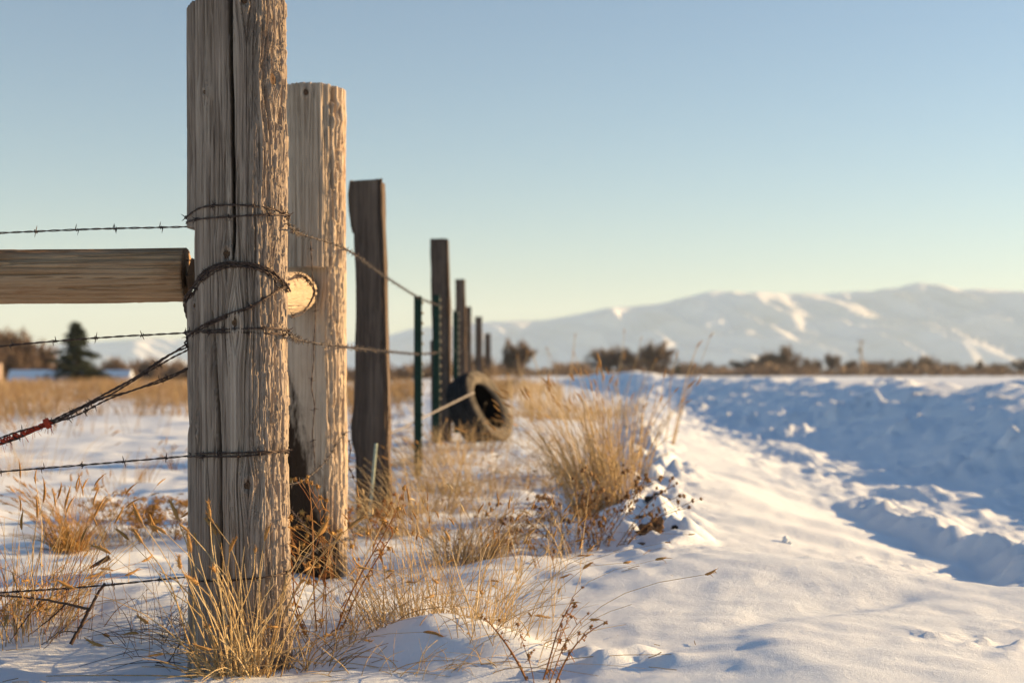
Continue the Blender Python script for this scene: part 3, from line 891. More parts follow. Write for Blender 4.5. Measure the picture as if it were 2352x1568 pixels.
# wires running along the fence away from the corner post
def fence_x(d): return -0.475 + 0.0 * d
zt = 0.93
barbed_wire([on_post(88, 512), on_post(100, 524, 0.01), P(700, 541, 3.6), P(795, 573, 4.08), P(880, 632, 5.45), P(963, 684, 7.28), P(1008, 701, 9.0), P(1047, 716, 11.0), P(1068, 745, 15.0), P(1086, 770, 19.5), P(1110, 790, 28.0)],
            'upper barbed wire running away from the corner post along the fence', mat='wire_grey', spacing=0.06, barb_scale=1.0)
barbed_wire([on_post(88, 765), on_post(100, 773, 0.01), P(700, 784, 3.6), P(795, 797, 4.08), P(880, 806, 5.45), P(963, 813, 7.28), P(1008, 809, 9.0), P(1047, 805, 11.0), P(1068, 808, 15.0), P(1086, 815, 19.5), P(1110, 825, 28.0)],
            'lower barbed wire running away from the corner post along the fence', mat='wire_grey', spacing=0.06, phase=0.6)
# the stay that hangs between them
barbed_wire([P(716, 552, 3.72), P(715, 600, 3.72), P(720, 660, 3.74), P(726, 700, 3.74), P(721, 760, 3.73), P(719, 830, 3.73), P(717, 890, 3.72), P(721, 930, 3.73), P(720, 1000, 3.73), P(722, 1060, 3.73), P(726, 1085, 3.73)],
            'barbed wire hanging straight down in front of the tan post', mat='wire', spacing=0.085, wob=0.004, rad=0.0009)
barbed_wire([P(665, 1112, 3.3), P(690, 1106, 3.4), P(725, 1082, 3.6), P(755, 1050, 3.8), P(772, 1020, 3.95), P(790, 998, 4.0), P(802, 990, 4.06)],
            'slack barbed wire curving up across the tan post to its right edge', mat='wire_grey', spacing=0.07, rad=0.0009)
barbed_wire([P(799, 985, 4.12), P(800, 1010, 4.13), P(803, 1040, 4.13), P(799, 1065, 4.13), P(806, 1085, 4.12), P(812, 1100, 4.1)],
            'loose end of barbed wire dangling from the right edge of the tan post', mat='wire', spacing=0.03, wob=0.008, rad=0.0009)
barbed_wire([P(664, 1168, 3.4), P(690, 1195, 3.5), P(712, 1225, 3.6), P(735, 1245, 3.7), P(775, 1262, 3.85)],
            'barbed wire slanting down from the corner post into the rusty weed', mat='wire', spacing=0.06, rad=0.0009)
barbed_wire([P(664, 1312, 3.0), P(690, 1290, 3.2), P(725, 1262, 3.5), P(770, 1245, 3.8), P(800, 1238, 4.0), P(830, 1222, 4.2)],
            'low barbed wire rising from the corner post through the grass', mat='wire_grey', spacing=0.06, rad=0.0009)
barbed_wire([P(893, 930, 5.72), P(893, 960, 5.7), P(889, 1000, 5.7), P(885, 1040, 5.7), P(882, 1080, 5.65)],
            'barbed wire hanging down the right edge of the dark square post', mat='wire', spacing=0.04, wob=0.006, rad=0.001)

# brace wire: a hank of strands slung round the corner post, spreading to the left
def hank(path, n, spread, label, mat, rad=0.0011, name='brace_wire', barbs=0, seed=0, fan=None):
    L = length(spline(path, 200))
    m = max(60, int(L / 0.006))
    c = spline(path, m)
    base = c[m // 2]
    root = empty(name, label, 'wire', 'brace wires of the corner post', tuple(base))
    t = np.gradient(c, axis=0); t /= np.linalg.norm(t, axis=1, keepdims=True)
    a = np.cross(t, np.array([0.2, 0.9, 0.3])); a /= np.linalg.norm(a, axis=1, keepdims=True)
    b = np.cross(t, a)
    s = np.linspace(0, L, m)
    for k in range(n):
        o1 = spread * (noise(s / 0.09, k * 3.7 + seed, 0.5) * 1.1 + math.cos(k * 2.4) * 0.55)
        o2 = spread * 0.5 * (noise(s / 0.09, k * 5.1 + seed, 4.5) + math.sin(k * 2.4) * 0.6)
        p = c + o1[:, None] * a + o2[:, None] * b
        for h_ in (0, 1):
            f = s / 0.03 * 2 * math.pi + h_ * math.pi + k
            pp = p + rad * (np.cos(f)[:, None] * a + np.sin(f)[:, None] * b) - base
            v, q = tubes(pp[None], rad, 5)
            obj('strand', mesh_np('strand', v, q), M[mat], root)
        for _ in range(barbs):
            i = random.randrange(3, m - 3)
            o = bpy.data.objects.new('barb', BARB); COL.objects.link(o); o.parent = root
            mm = Vector(t[i]).to_track_quat('X', 'Z').to_matrix() @ Matrix.Rotation(random.uniform(0, 6.28), 3, 'X')
            o.matrix_basis = Matrix.Translation(Vector(p[i] - base)) @ mm.to_4x4()
    return root
hank(wrap([(-150, 790), (-120, 765), (-100, 740), (-88, 715), (-72, 690), (-58, 670), (-38, 642), (-18, 624), (2, 617), (22, 619), (42, 630), (60, 645), (78, 660), (96, 668)]), 6, 0.009,
     'thick hank of dark wire arching over the front of the corner post', 'wire', barbs=2)
hank(wrap([(96, 652), (80, 660), (60, 672), (40, 690), (22, 708), (0, 724), (-18, 738), (-38, 752), (-58, 768), (-76, 780), (-90, 788)]) + [P(428, 795, 2.85), P(390, 818, 2.85), P(320, 862, 2.85), P(250, 902, 2.85), P(170, 945, 2.85), P(90, 980, 2.85), P(0, 1014, 2.85), P(-300, 1120, 2.85)], 3, 0.006,
     'twisted barbed brace wire crossing the corner post and slanting to the lower left', 'wire', barbs=7, seed=4)
hank([on_post(-100, 838), P(432, 846, 2.87), P(380, 870, 2.87), P(300, 898, 2.86), P(240, 916, 2.86), P(170, 950, 2.855), P(90, 983, 2.855), P(0, 1017, 2.855), P(-300, 1123, 2.855)], 2, 0.005,
     'lower barbed brace wire from behind the corner post joining the twisted one', 'wire', barbs=6, seed=9)
hank([P(640, 650, 3.3), P(690, 633, 3.62), P(712, 650, 3.63), P(722, 668, 3.64), P(716, 690, 3.63), P(700, 712, 3.61), P(668, 728, 3.5)], 2, 0.004,
     'barbed wire looped round the pale brace log', 'wire', barbs=4, seed=12)
# red twine bound on the brace wires
def twine():
    path = spline([P(118, 968, 2.852), P(90, 980, 2.85), P(0, 1014, 2.852), P(-60, 1037, 2.852)], 260)
    base = path[130]
    root = empty('red_twine', 'frayed orange red twine bound round the twisted brace wires', 'twine', None, tuple(base))
    t = np.gradient(path, axis=0); t /= np.linalg.norm(t, axis=1, keepdims=True)
    a = np.cross(t, np.array([0, 1.0, 0])); b = np.cross(t, a)
    s = np.linspace(0, 1, 260)
    g = Geo()
    for k in range(4):
        f = s * 9 * (1 if k % 2 else 1.3) * 2 * math.pi + k
        off = 0.0044 + 0.002 * noise(s * 20, k * 2.2)
        p = path + (np.cos(f) * off)[:, None] * a + (np.sin(f) * off)[:, None] * b - base
        v, q = tubes(p[None], 0.0014, 4); g.add(v, q)
    for k in range(4):
        f = np.linspace(0, 4 * math.pi, 40) + k
        c0 = path[6 + k * 3] - base
        p = c0 + (np.cos(f) * 0.0095)[:, None] * a[8] + (np.sin(f) * 0.0095)[:, None] * b[8] + (f * 0.0002)[:, None] * t[8]
        v, q = tubes(p[None], 0.0016, 4); g.add(v, q)
    obj('binding', g.mesh('binding'), M['twine'], root)
    g = Geo()
    for k in range(46):
        i = random.choice([4, 6, 8, 10, 14, 60, 100, 140, 170])
        d = np.array([random.gauss(0, 1), random.gauss(0, 1), random.gauss(0, 1)]); d /= np.linalg.norm(d)
        p = path[i] - base + np.stack([d * x * 0.016 + np.array([0, 0, -0.02]) * x * x * 0.5 for x in (0.25, 0.6, 1)], 0)
        v, q = tubes(p[None], 0.00035, 3); g.add(v, q)
    obj('frayed_ends', g.mesh('frayed_ends'), M['twine'], root)
twine()
# staple over the wires
def staple(deg, py, label):
    p = on_post(deg, py, 0.004)
    root = empty('staple', label, 'staple', None, tuple(p))
    x = np.array([-0.008, -0.008, -0.006, 0.006, 0.008, 0.008]); y = np.array([0.012, 0, -0.003, -0.003, 0, 0.012])
    c, s = math.cos(R(deg)), math.sin(R(deg))
    pp = np.stack([x * c - y * s * 0, y, 0 * x], 1)
    v, q = tubes(pp[None], 0.0016, 6)
    obj('staple_wire', mesh_np('staple_wire', v, q), M['wire_grey'], root)
staple(2, 608, 'bent wire staple holding the dark wire hank to the corner post')
barbed_wire([P(428, 598, 2.93), P(448, 598, 2.93), P(470, 599, 2.93)], 'short wire tie between the rail end and the corner post notch', spacing=1.0, name='wire_tie', group='brace wires of the corner post')

# ------------------------------------------------------------------ steel T posts
STUD = mesh_np('stud', *blob(0.009, 1.0, (0.8, 1.0, 0.9), 8, 0.0))
STUD.materials.append(M['stud_paint'])
def t_post(px, d, py_top, zb, label, mat, studs=True, hgt=None):
    x = (px - VX) / F * d
    zt_ = zpx(py_top, d)
    L = zt_ - zb
    root = empty('steel_post', label, 'steel fence post', 'studded steel posts of the fence', (x, d, zb))
    g = Geo()
    w_, th, st = 0.021, 0.0032, 0.036
    sec = [(-st, -th / 2), (-st, th / 2), (0, th / 2), (0, w_), (th, w_), (th, -w_), (0, -w_), (0, -th / 2)]
    # stem points to -X, the flange faces +X (the lit, studded side)
    k = len(sec)
    v = [(a, b, 0) for a, b in sec] + [(a, b, L) for a, b in sec]
    q = [[i, (i + 1) % k, k + (i + 1) % k, k + i] for i in range(k)]
    t = [[k + 2, k + 1, k + 0], [k + 2, k + 0, k + 7], [k + 3, k + 2, k + 7], [k + 3, k + 7, k + 6], [k + 4, k + 3, k + 6], [k + 4, k + 6, k + 5]]
    g.add(v, q, t)
    obj('shaft', g.mesh('shaft', smooth=False), mat, root)
    if studs:
        z = 0.05
        while z < L - 0.01:
            o = obj('stud', STUD, None, root); o.location = (0.0072, 0, z)
            z += 0.052
    return root
t_post(967, 7.3, 680, -0.05, 'dark green steel post with pale studs, standing clear left of the tyre', M['green_paint'])
t_post(1008, 9.0, 677, 0.0, 'green steel post in front of the dark post, left of the tyre', M['green_paint'])
t_post(1051, 11.0, 714, 0.0, 'green steel post in front of the weathered post, behind the tyre', M['green_paint'])
t_post(1066, 15.0, 742, 0.0, 'rusty steel post behind the others in the fence row', M['rust_paint'], False)
t_post(1080, 19.8, 760, 0.0, 'small far steel post beside the short dark far post', M['rust_paint'], False)

# ------------------------------------------------------------------ tyre, rod, stake
def tyre():
    d = 9.3
    c = P(1101, 943, d)
    ax = Vector((0.80, -0.39, 0.45)).normalized()
    root = empty('tyre', 'old dusty tyre leaning against the dark post in the grass', 'tyre', None, tuple(c))
    root.rotation_euler = ax.to_track_quat('Z', 'Y').to_euler()
    cols = 96
    ang = np.arange(cols) * 2 * math.pi / cols
    def lathe(prof, mod=None):
        rings = []
        for i, (r, z) in enumerate(prof):
            rr = r + (mod(i, ang, z) if mod else 0)
            rings.append(np.stack([rr * np.cos(ang), rr * np.sin(ang), z + 0 * ang], 1))
        v = np.concatenate(rings); n = len(prof)
        q = [[i * cols + j, i * cols + (j + 1) % cols, (i + 1) * cols + (j + 1) % cols, (i + 1) * cols + j] for i in range(n - 1) for j in range(cols)]
        return v, q
    Ro, Ri, hw = 0.262, 0.162, 0.085
    tz = np.linspace(-hw, hw, 25)
    prof = [(Ro - 0.012 * (z / hw) ** 2, z) for z in tz]
    def tread(i, a, z):
        gr = 0.010 * (np.abs(((z / hw + 1) * 2.5) % 1 - 0.5) > 0.36)
        lug = 0.008 * (np.sin(a * 44 + 8 * z / hw) > 0.55) * (abs(z) > 0.3 * hw)
        return -gr - lug
    v, q = lathe(prof, tread)
    obj('tread', mesh_np('tread', v, q, smooth=False), M['tread'], root)
    for s in (1, -1):
        pr = [(Ro - 0.012, s * hw), (Ro - 0.018, s * (hw + 0.006)), (Ro - 0.03, s * (hw + 0.012)), (Ro - 0.05, s * (hw + 0.016)), (Ro - 0.053, s * (hw + 0.019)), (Ro - 0.058, s * (hw + 0.016)), (Ri + 0.03, s * (hw + 0.012)), (Ri + 0.012, s * (hw + 0.002)), (Ri + 0.003, s * (hw - 0.004)), (Ri, s * (hw - 0.014)), (Ri + 0.004, s * (hw - 0.024))]
        v, q = lathe(pr)
        obj('sidewall', mesh_np('sidewall', v, q), M['sidewall'], root)
    pr = [(Ri + 0.004, hw - 0.024), (Ri + 0.05, hw - 0.012), (Ro - 0.03, hw - 0.02), (Ro - 0.022, 0), (Ro - 0.03, -hw + 0.02), (Ri + 0.05, -hw + 0.012), (Ri + 0.004, -hw + 0.024)]
    v, q = lathe(pr)
    obj('lining', mesh_np('lining', v, q), M['inner'], root)
tyre()

def stick(name, a, b, r0, r1, label, cat, mat, part, k=10, bend=0.0):
    a = np.asarray(a, float); b = np.asarray(b, float)
    m = (a + b) / 2
    root = empty(name, label, cat, None, tuple(m))
    p = spline([a, m + np.array([0, 0, bend]), b], 24)
    g = Geo()
    v, q = tubes((p - m)[None], np.linspace(r0, r1, 24)[None], k)
    n = len(v)
    g.add(np.vstack([v, p[0] - m, p[-1] - m]), q, [[(i + 1) % k, i, n] for i in range(k)] + [[n - k + i, n - k + (i + 1) % k, n + 1] for i in range(k)])
    obj(part, g.mesh(part), mat, root)
    return root
stick('steel_rod', P(868, 1010, 8.0), P(1088, 901, 9.02), 0.0052, 0.006, 'thin silver rod slanting up from the grass into the tyre', 'rod', M['rod'], 'shaft')
stick('fibreglass_stake', P(864, 1018, 5.3), P(842, 1260, 5.25), 0.0058, 0.0058, 'pale green stake standing before the dark square post', 'stake', M['stake'], 'shaft')

# ------------------------------------------------------------------ dry grasses and weeds
def blades(n, cx, cy, spread, hmin, hmax, lean=(0, 0), leanv=0.25, curve=0.3, rad=0.0011, seg=6, splay=0.4, pw=1.0):
    """n blade paths rooted in a patch; returns (paths, radii)."""
    a = rng.uniform(0, 2 * math.pi, n); rr = np.sqrt(rng.uniform(0, 1, n)) ** pw
    x = cx + np.cos(a) * rr * spread[0]; y = cy + np.sin(a) * rr * spread[1]
    z = H(x, y) - 0.01
    L = rng.uniform(hmin, hmax, n)
    out = np.stack([np.cos(a) * rr * splay, np.sin(a) * rr * splay], 1) + np.array(lean) + rng.normal(0, leanv, (n, 2))
    cv = np.abs(rng.normal(0, curve, n)) + 0.05
    t = np.linspace(0, 1, seg + 1)
    horiz = out[:, None, :] * (t[None, :, None] + cv[:, None, None] * t[None, :, None] ** 3 * 2.2)
    up = t[None, :] - 0.35 * (cv[:, None]) * t[None, :] ** 3
    nrm = np.sqrt(1 + (out ** 2).sum(1) * 0.8)[:, None]
    kink = 0.02 * rng.normal(0, 1, (n, 1, 2)) * np.sin(t * math.pi * 2)[None, :, None]
    xy = np.stack([x, y], 1)[:, None, :] + L[:, None, None] * (horiz + kink) / nrm[..., None]
    zz = z[:, None] + L[:, None] * up / nrm
    p = np.concatenate([xy, zz[..., None]], 2)
    rad = 1.25 * rad * rng.uniform(0.65, 1.35, n)[:, None] * (1.0 - 0.55 * t[None, :] ** 2)
    return p, rad

def spike_into(g, p, d, ln, wd, nb, bl):
    t = np.linspace(0, 1, 6)
    droop = np.array([0, 0, -0.35 * ln]) if abs(d[2]) < 0.999 else np.array([-0.3 * ln, 0, 0])
    ax = p + d * ln * t[:, None] + droop * (t ** 2)[:, None]
    rv = random.random()
    v, q = tubes(ax[None], (wd * np.array([0.35, 0.95, 1.0, 0.85, 0.6, 0.1]))[None], 5); g.add(v, q, rnd=rv)
    if nb:
        k = rng.uniform(0.05, 0.95, nb)
        b0 = p + d * ln * k[:, None] + droop * (k ** 2)[:, None]
        o = rng.normal(0, 1, (nb, 3)); o /= np.linalg.norm(o, axis=1, keepdims=True)
        v, q = tubes(np.stack([b0, b0 + o * wd * 0.9 + d * bl * 0.5, b0 + o * (wd + bl * 0.55) + d * bl], 1), np.array([[0.0007, 0.0006, 0.0001]]), 3)
        g.add(v, q, rnd=rv)

def spike_heads(g, tips, dirs, ln=0.05, wd=0.004, nb=26, bl=0.007):
    for p, d in zip(tips, dirs):
        spike_into(g, p, d / np.linalg.norm(d), ln * random.uniform(0.7, 1.25), wd, nb, bl)

HEAD_CACHE = {}
def head_variants(key, make, mat):
    if key not in HEAD_CACHE:
        out = []
        for _ in range(6):
            g = Geo(); make(g)
            me = g.mesh('seed_head'); me.materials.append(M[mat]); out.append(me)
        HEAD_CACHE[key] = out
    return HEAD_CACHE[key]
def place_head(root, base, pos, d, variants, scale=1.0):
    o = bpy.data.objects.new('seed_head', random.choice(variants))
    COL.objects.link(o)
    o.parent = root
    m = Vector(d).to_track_quat('Z', 'Y').to_matrix() @ Matrix.Rotation(random.uniform(0, 6.28), 3, 'Z')
    o.matrix_basis = Matrix.Translation(Vector(pos - base)) @ m.to_4x4() @ Matrix.Scale(scale, 4)

def tuft(px, py, d, n, spread, h, label, mat='straw', lean=(0, 0), leanv=0.2, curve=0.3, heads=0, head_mat='straw_head', rad=0.0011, splay=0.4, name='grass_tuft', group='dry grass tufts on the verge', ln=0.04, wd=0.0032, bristle=14, separate=False, cat='grass tuft', low=0.4):
    d = hit(px, py, d) if 2.8 < d < 12 and py < 1560 else d
    x, y = (px - VX) / F * d, d
    root = empty(name, label, cat, group, (x, y, float(H(x, y))))
    base = np.array(root.location)
    n = int(n * 0.95)
    p, r = blades(n, x, y, spread, h * low, h, lean, leanv, curve, rad, splay=splay)
    p2, r2 = blades(n // 3, x, y, spread, h * 0.1, h * 0.45, lean, leanv * 2, curve * 2.2, rad * 1.2, splay=splay * 1.5)
    g = Geo()
    if n < 25:
        for i in range(n):
            v, q = tubes(p[i:i + 1], r[i:i + 1], 4)
            g1 = Geo(); g1.add(v, q)
            obj('stalk', g1.mesh('stalk', base=base), M[mat], root)
    else:
        v, q = tubes(p, r, 3, 0.45); g.add(v, q, rnd=np.repeat(rng.uniform(0, 1, n), 21))
    if n >= 25:
        v, q = tubes(p2, r2, 3, 0.45); g.add(v, q, rnd=np.repeat(rng.uniform(0, 1, n // 3), 21))
        obj('blades', g.mesh('blades', base=base), M[mat], root)
    if heads:
        L = np.linalg.norm(p[:, -1] - p[:, 0], axis=1)
        idx = np.argsort(-L)[:heads]
        va = head_variants((head_mat, ln, wd, bristle), lambda g: spike_into(g, np.zeros(3), np.array([0, 0, 1.0]), ln, wd, bristle, 0.007), head_mat)
        for i in idx[:100]:
            place_head(root, base, p[i, -1], p[i, -1] - p[i, -2], va, random.uniform(0.7, 1.25))
    return root

def weed(px, py, d, stems, h, label, mat, head_mat, lean=(0, 0), leanv=0.25, spread=0.06, head_r=0.0055, heads=5, leaves=4, name='dried_weed', group='dried weeds on the verge', stem_r=0.0013, leaf=0.014, branch=4, headform='ball'):
    d = hit(px, py, d) if py < 1560 else d
    x, y = (px - VX) / F * d, d
    root = empty(name, label, 'dried weed', group, (x, y, float(H(x, y))))
    base = np.array(root.location)
    p, r = blades(stems, x, y, (spread, spread), h * 0.6, h, lean, leanv, 0.15, stem_r, seg=8, splay=0.5)
    gl = Geo()
    def mk(g):
        if headform == 'ball':
            a, b = blob(head_r * 0.8, random.random() * 50, (1, 1, 1.1), 8, 0.9)
            g.add(a, b)
            o = rng.normal(0, 1, (14, 3)); o /= np.linalg.norm(o, axis=1, keepdims=True)
            v, q = tubes(o[:, None, :] * np.array([0.4, 1.0, 1.75])[None, :, None] * head_r, np.array([[0.0009, 0.0008, 0.0003]]), 3); g.add(v, q)
        else:
            for _ in range(10):
                o = rng.normal(0, 1, 3) * np.array([1.5, 1.5, 0.5]) * head_r
                a, b = blob(head_r * random.uniform(0.25, 0.45), random.random() * 50, (1, 1, 1.2), 6, 0.6)
                g.add(a + o, b)
                v, q = tubes(np.stack([np.array([0, 0, -1.6 * head_r]), o * 0.5, o])[None], np.array([[0.0006, 0.0006, 0.0004]]), 3); g.add(v, q)
    va = head_variants((head_mat, head_r, headform), mk, head_mat)
    cnt = [0]
    def head(c):
        if cnt[0] < 100:
            place_head(root, base, c, np.array([random.gauss(0, .3), random.gauss(0, .3), 1.0]), va, random.uniform(0.6, 1.25))
        cnt[0] += 1
    for k in range(stems):
        gs = Geo()
        v, q = tubes(p[k:k + 1], r[k:k + 1], 4); gs.add(v, q)
        L = np.linalg.norm(p[k, -1] - p[k, 0])
        head(p[k, -1])
        for _ in range(branch):
            j = random.uniform(0.35, 0.95) * 8
            i = min(7, int(j)); c = p[k, i] + (p[k, i + 1] - p[k, i]) * (j - i)
            d_ = np.array([random.gauss(0, 0.6), random.gauss(0, 0.6), random.uniform(0.5, 1.1)]); d_ /= np.linalg.norm(d_)
            l = L * random.uniform(0.10, 0.26)
            e = c + d_ * l
            pp = np.stack([c, c + d_ * l * 0.5 + rng.normal(0, 0.003, 3), e])
            v, q = tubes(pp[None], np.array([[stem_r * 0.7, stem_r * 0.6, stem_r * 0.4]]), 3); gs.add(v, q)
            head(e)
            for _ in range(1 if heads > 4 and random.random() < 0.5 else 0):
                e2 = c + d_ * l * random.uniform(0.4, 1) + rng.normal(0, 0.008, 3); head(e2)
        for _ in range(leaves):
            j = random.uniform(0.05, 0.9) * 8
            i = min(7, int(j)); c = p[k, i] + (p[k, i + 1] - p[k, i]) * (j - i)
            a = random.uniform(0, 6.28)
            o = np.array([math.cos(a), math.sin(a), random.uniform(-0.5, 0.5)])
            s = np.cross(o, [0, 0, 1]); lw = leaf * random.uniform(0.10, 0.24); ll = leaf * random.uniform(0.5, 1.2)
            tt = np.linspace(0, 1, 5)
            mid = c + o * ll * tt[:, None] + np.array([0, 0, -1]) * (ll * 0.9 * tt ** 2)[:, None] + rng.normal(0, 0.0015, (5, 3))
            ww_ = lw * np.array([0.2, 0.9, 1, 0.7, 0.1])[:, None]
            curl = np.array([0, 0, 1]) * lw * 0.8
            v = np.concatenate([mid - s * ww_ + curl, mid, mid + s * ww_ + curl * 0.7])
            q = [[r0 * 5 + c0, r0 * 5 + c0 + 1, (r0 + 1) * 5 + c0 + 1, (r0 + 1) * 5 + c0] for r0 in (0, 1) for c0 in range(4)]
            gl.add(v, q)
        obj('stem', gs.mesh('stem', base=base), M[mat], root)
    if leaves: obj('leaves', gl.mesh('leaves', base=base), M[mat], root)
    return root

# nearest: foxtail grass against the foot of the corner post
tuft(556, 1530, 2.69, 60, (0.075, 0.05), 0.335, 'tall foxtail grass with bristly heads standing before the corner post foot', 'straw', (-0.06, 0), 0.15, 0.22, heads=30, separate=True, rad=0.0016, splay=0.35, ln=0.036, wd=0.0033, bristle=22, low=0.6)
tuft(520, 1560, 2.64, 34, (0.06, 0.03), 0.14, 'low bent straw fallen outward in front of the foxtail grass', 'straw', (-0.35, -0.1), 0.6, 0.7, rad=0.0013, heads=5)
tuft(665, 1490, 2.78, 60, (0.10, 0.05), 0.17, 'short tangled straw at the right foot of the corner post', 'straw_dark', (0.1, 0), 0.5, 0.6, heads=10)
tuft(760, 1480, 2.85, 90, (0.16, 0.10), 0.21, 'thin dull stems between corner post and middle tussock', 'straw_dark', (0.0, 0), 0.4, 0.35, rad=0.0008, heads=14, ln=0.022, wd=0.002)
tuft(985, 1432, 3.02, 230, (0.19, 0.10), 0.30, 'dense middle tussock of golden grass on its own snow mound', 'straw', (-0.05, 0), 0.20, 0.25, heads=60, rad=0.0008, ln=0.022, wd=0.0018, bristle=5, low=0.35)
tuft(1150, 1450, 2.95, 55, (0.13, 0.08), 0.24, 'sparse straw at the lit right rim of the snow mound', 'straw', (0.12, 0), 0.3, 0.4, heads=22, rad=0.0008, ln=0.02, wd=0.0025, bristle=5)
tuft(1010, 1530, 2.68, 50, (0.22, 0.04), 0.12, 'scattered bent stalks low in the snow below the middle tussock', 'straw', (0.1, -0.05), 0.7, 0.6, rad=0.0008)
tuft(1075, 1292, 4.25, 190, (0.10, 0.08), 0.26, 'brown arching tussock behind the golden middle tussock', 'straw_dark', (0.12, 0), 0.28, 0.5, heads=18, rad=0.001, ln=0.025, wd=0.0025, bristle=4)
tuft(1135, 1260, 4.5, 60, (0.10, 0.06), 0.27, 'thin fan of straw leaning right out of the brown tussock', 'straw', (0.25, 0), 0.25, 0.5, heads=14, rad=0.001, ln=0.025, wd=0.0025, bristle=4)
tuft(905, 1228, 5.0, 150, (0.13, 0.09), 0.34, 'arching straw spilling left across the foot of the dark square post', 'straw', (-0.28, 0), 0.2, 0.55, heads=20, rad=0.0012, ln=0.03, wd=0.003, bristle=4)
tuft(960, 1180, 5.6, 150, (0.22, 0.12), 0.33, 'upright straw between dark square post and green steel post', 'straw', (-0.08, 0), 0.22, 0.35, heads=16, rad=0.0013, ln=0.03, wd=0.003, bristle=4)
tuft(1060, 1130, 6.2, 170, (0.2, 0.12), 0.30, 'straw below the tyre leaning left', 'straw', (-0.2, 0), 0.25, 0.4, heads=20, rad=0.0013, ln=0.035, wd=0.003, bristle=4)
tuft(1000, 1060, 7.6, 120, (0.25, 0.15), 0.30, 'straw round the foot of the clear green steel post', 'straw', (-0.15, 0), 0.25, 0.4, heads=10, rad=0.0015, ln=0.04, wd=0.0035, bristle=0)
tuft(1090, 1035, 8.6, 90, (0.22, 0.1), 0.22, 'short stalks growing up in front of the tyre', 'straw_dark', (0.05, 0), 0.3, 0.4, heads=16, rad=0.0016, ln=0.04, wd=0.0035, bristle=0)
tuft(1390, 1165, 5.7, 260, (0.12, 0.10), 0.55, 'largest tall golden tussock right of the tyre', 'straw', (-0.16, 0), 0.12, 0.15, heads=34, rad=0.0013, splay=0.25, ln=0.045, wd=0.0035, bristle=5, low=0.5)
tuft(1345, 1100, 6.6, 150, (0.16, 0.1), 0.42, 'loose golden straw between the tyre and the tall tussock', 'straw', (-0.12, 0), 0.22, 0.3, heads=24, rad=0.0014, ln=0.045, wd=0.0035, bristle=4)
tuft(1445, 1115, 6.2, 60, (0.08, 0.08), 0.45, 'upright thin stalks at the right side of the tall golden tussock', 'straw', (-0.05, 0), 0.12, 0.2, heads=18, rad=0.0013, ln=0.045, wd=0.0035, bristle=4, low=0.6)
tuft(1260, 1120, 6.4, 110, (0.2, 0.12), 0.24, 'dull low straw under the right side of the tyre', 'straw_dark', (-0.1, 0), 0.4, 0.45, heads=12, rad=0.0013)
tuft(1280, 960, 11.5, 170, (0.4, 0.4), 0.26, 'blurred straw patch beyond the tyre', 'straw', (-0.1, 0), 0.3, 0.35, heads=20, rad=0.002, ln=0.05, wd=0.004, bristle=0)
tuft(1400, 960, 11.0, 110, (0.35, 0.4), 0.26, 'blurred straw patch on the berm crest past the tall tussock', 'straw', (-0.05, 0), 0.3, 0.35, heads=14, rad=0.002, ln=0.05, wd=0.004, bristle=0)
tuft(1230, 905, 15.5, 200, (0.7, 0.9), 0.30, 'far pale straw along the fence behind the tyre', 'straw', (-0.05, 0), 0.3, 0.3, rad=0.0028)
tuft(1330, 900, 19.0, 160, (0.8, 1.2), 0.30, 'farthest straw patch on the sunlit snow of the verge', 'straw', (0, 0), 0.3, 0.3, rad=0.003)
# tall single stalks against the hills
for (px, py, d, n, h, lab) in ((1525, 1022, 9.2, 5, 0.80, 'cluster of tall stalks standing alone right of all other grass'), (1300, 930, 12.0, 5, 0.98, 'tallest thin stalk rising against the sky above the straw'),
                               (1395, 930, 11.2, 6, 0.92, 'pair of tall stalks leaning right across the hills'), (1190, 940, 13.0, 5, 0.75, 'thin stalks rising just right of the tyre top'),
                               (1235, 930, 14.0, 6, 0.70, 'thin stalks in front of the far round tree'), (1455, 920, 13.0, 5, 0.55, 'short stalks before the dark pair of far trees')):
    tuft(px, py, d, n, (0.10, 0.06), h, lab, 'straw', (0.04, 0), 0.06, 0.06, heads=n, rad=0.00030 * d, ln=0.05, wd=0.004, bristle=0, low=0.6, name='grass_stalk', group='tall single stalks on the verge', cat='grass stalk')

# weeds with heads
weed(765, 1330, 3.62, 6, 0.30, 'rusty leafy weed against the foot of the tan post', 'rust_weed', 'gold_weed', (0.05, 0), 0.2, 0.07, 0.006, 6, 16, leaf=0.018, branch=6)
weed(845, 1262, 4.0, 5, 0.25, 'rusty weed with curled leaves in front of the dark square post', 'rust_weed', 'rust_weed', (0.05, 0), 0.3, 0.07, 0.006, 6, 12, leaf=0.016, branch=5)
weed(1325, 1255, 4.62, 18, 0.30, 'brown weed with many round seed heads before the tall golden tussock', 'brown_weed', 'brown_weed', (0.02, 0), 0.34, 0.10, 0.006, 6, 12, leaf=0.016, branch=6)
weed(1395, 1262, 4.55, 9, 0.26, 'brown weed leaning right beside the dirt clods', 'brown_weed', 'brown_weed', (0.32, 0), 0.14, 0.06, 0.0055, 5, 9, leaf=0.014, branch=4)
weed(1215, 1300, 4.2, 6, 0.17, 'small seed heads lying over the snow edge left of the brown weed', 'brown_weed', 'brown_weed', (-0.35, 0), 0.3, 0.08, 0.005, 4, 5)
weed(1235, 1600, 2.58, 6, 0.17, 'reddish stalk weed with dark heads rising from the bottom snow', 'rust_weed', 'rust_weed', (-0.12, 0), 0.16, 0.03, 0.0028, 4, 9, leaf=0.010, branch=3)
weed(742, 1450, 2.99, 8, 0.37, 'leafy rusty stem in front of the tan post, knee deep in snow', 'rust_weed', 'gold_weed', (0.0, 0), 0.12, 0.05, 0.005, 4, 10, leaf=0.02, branch=4)
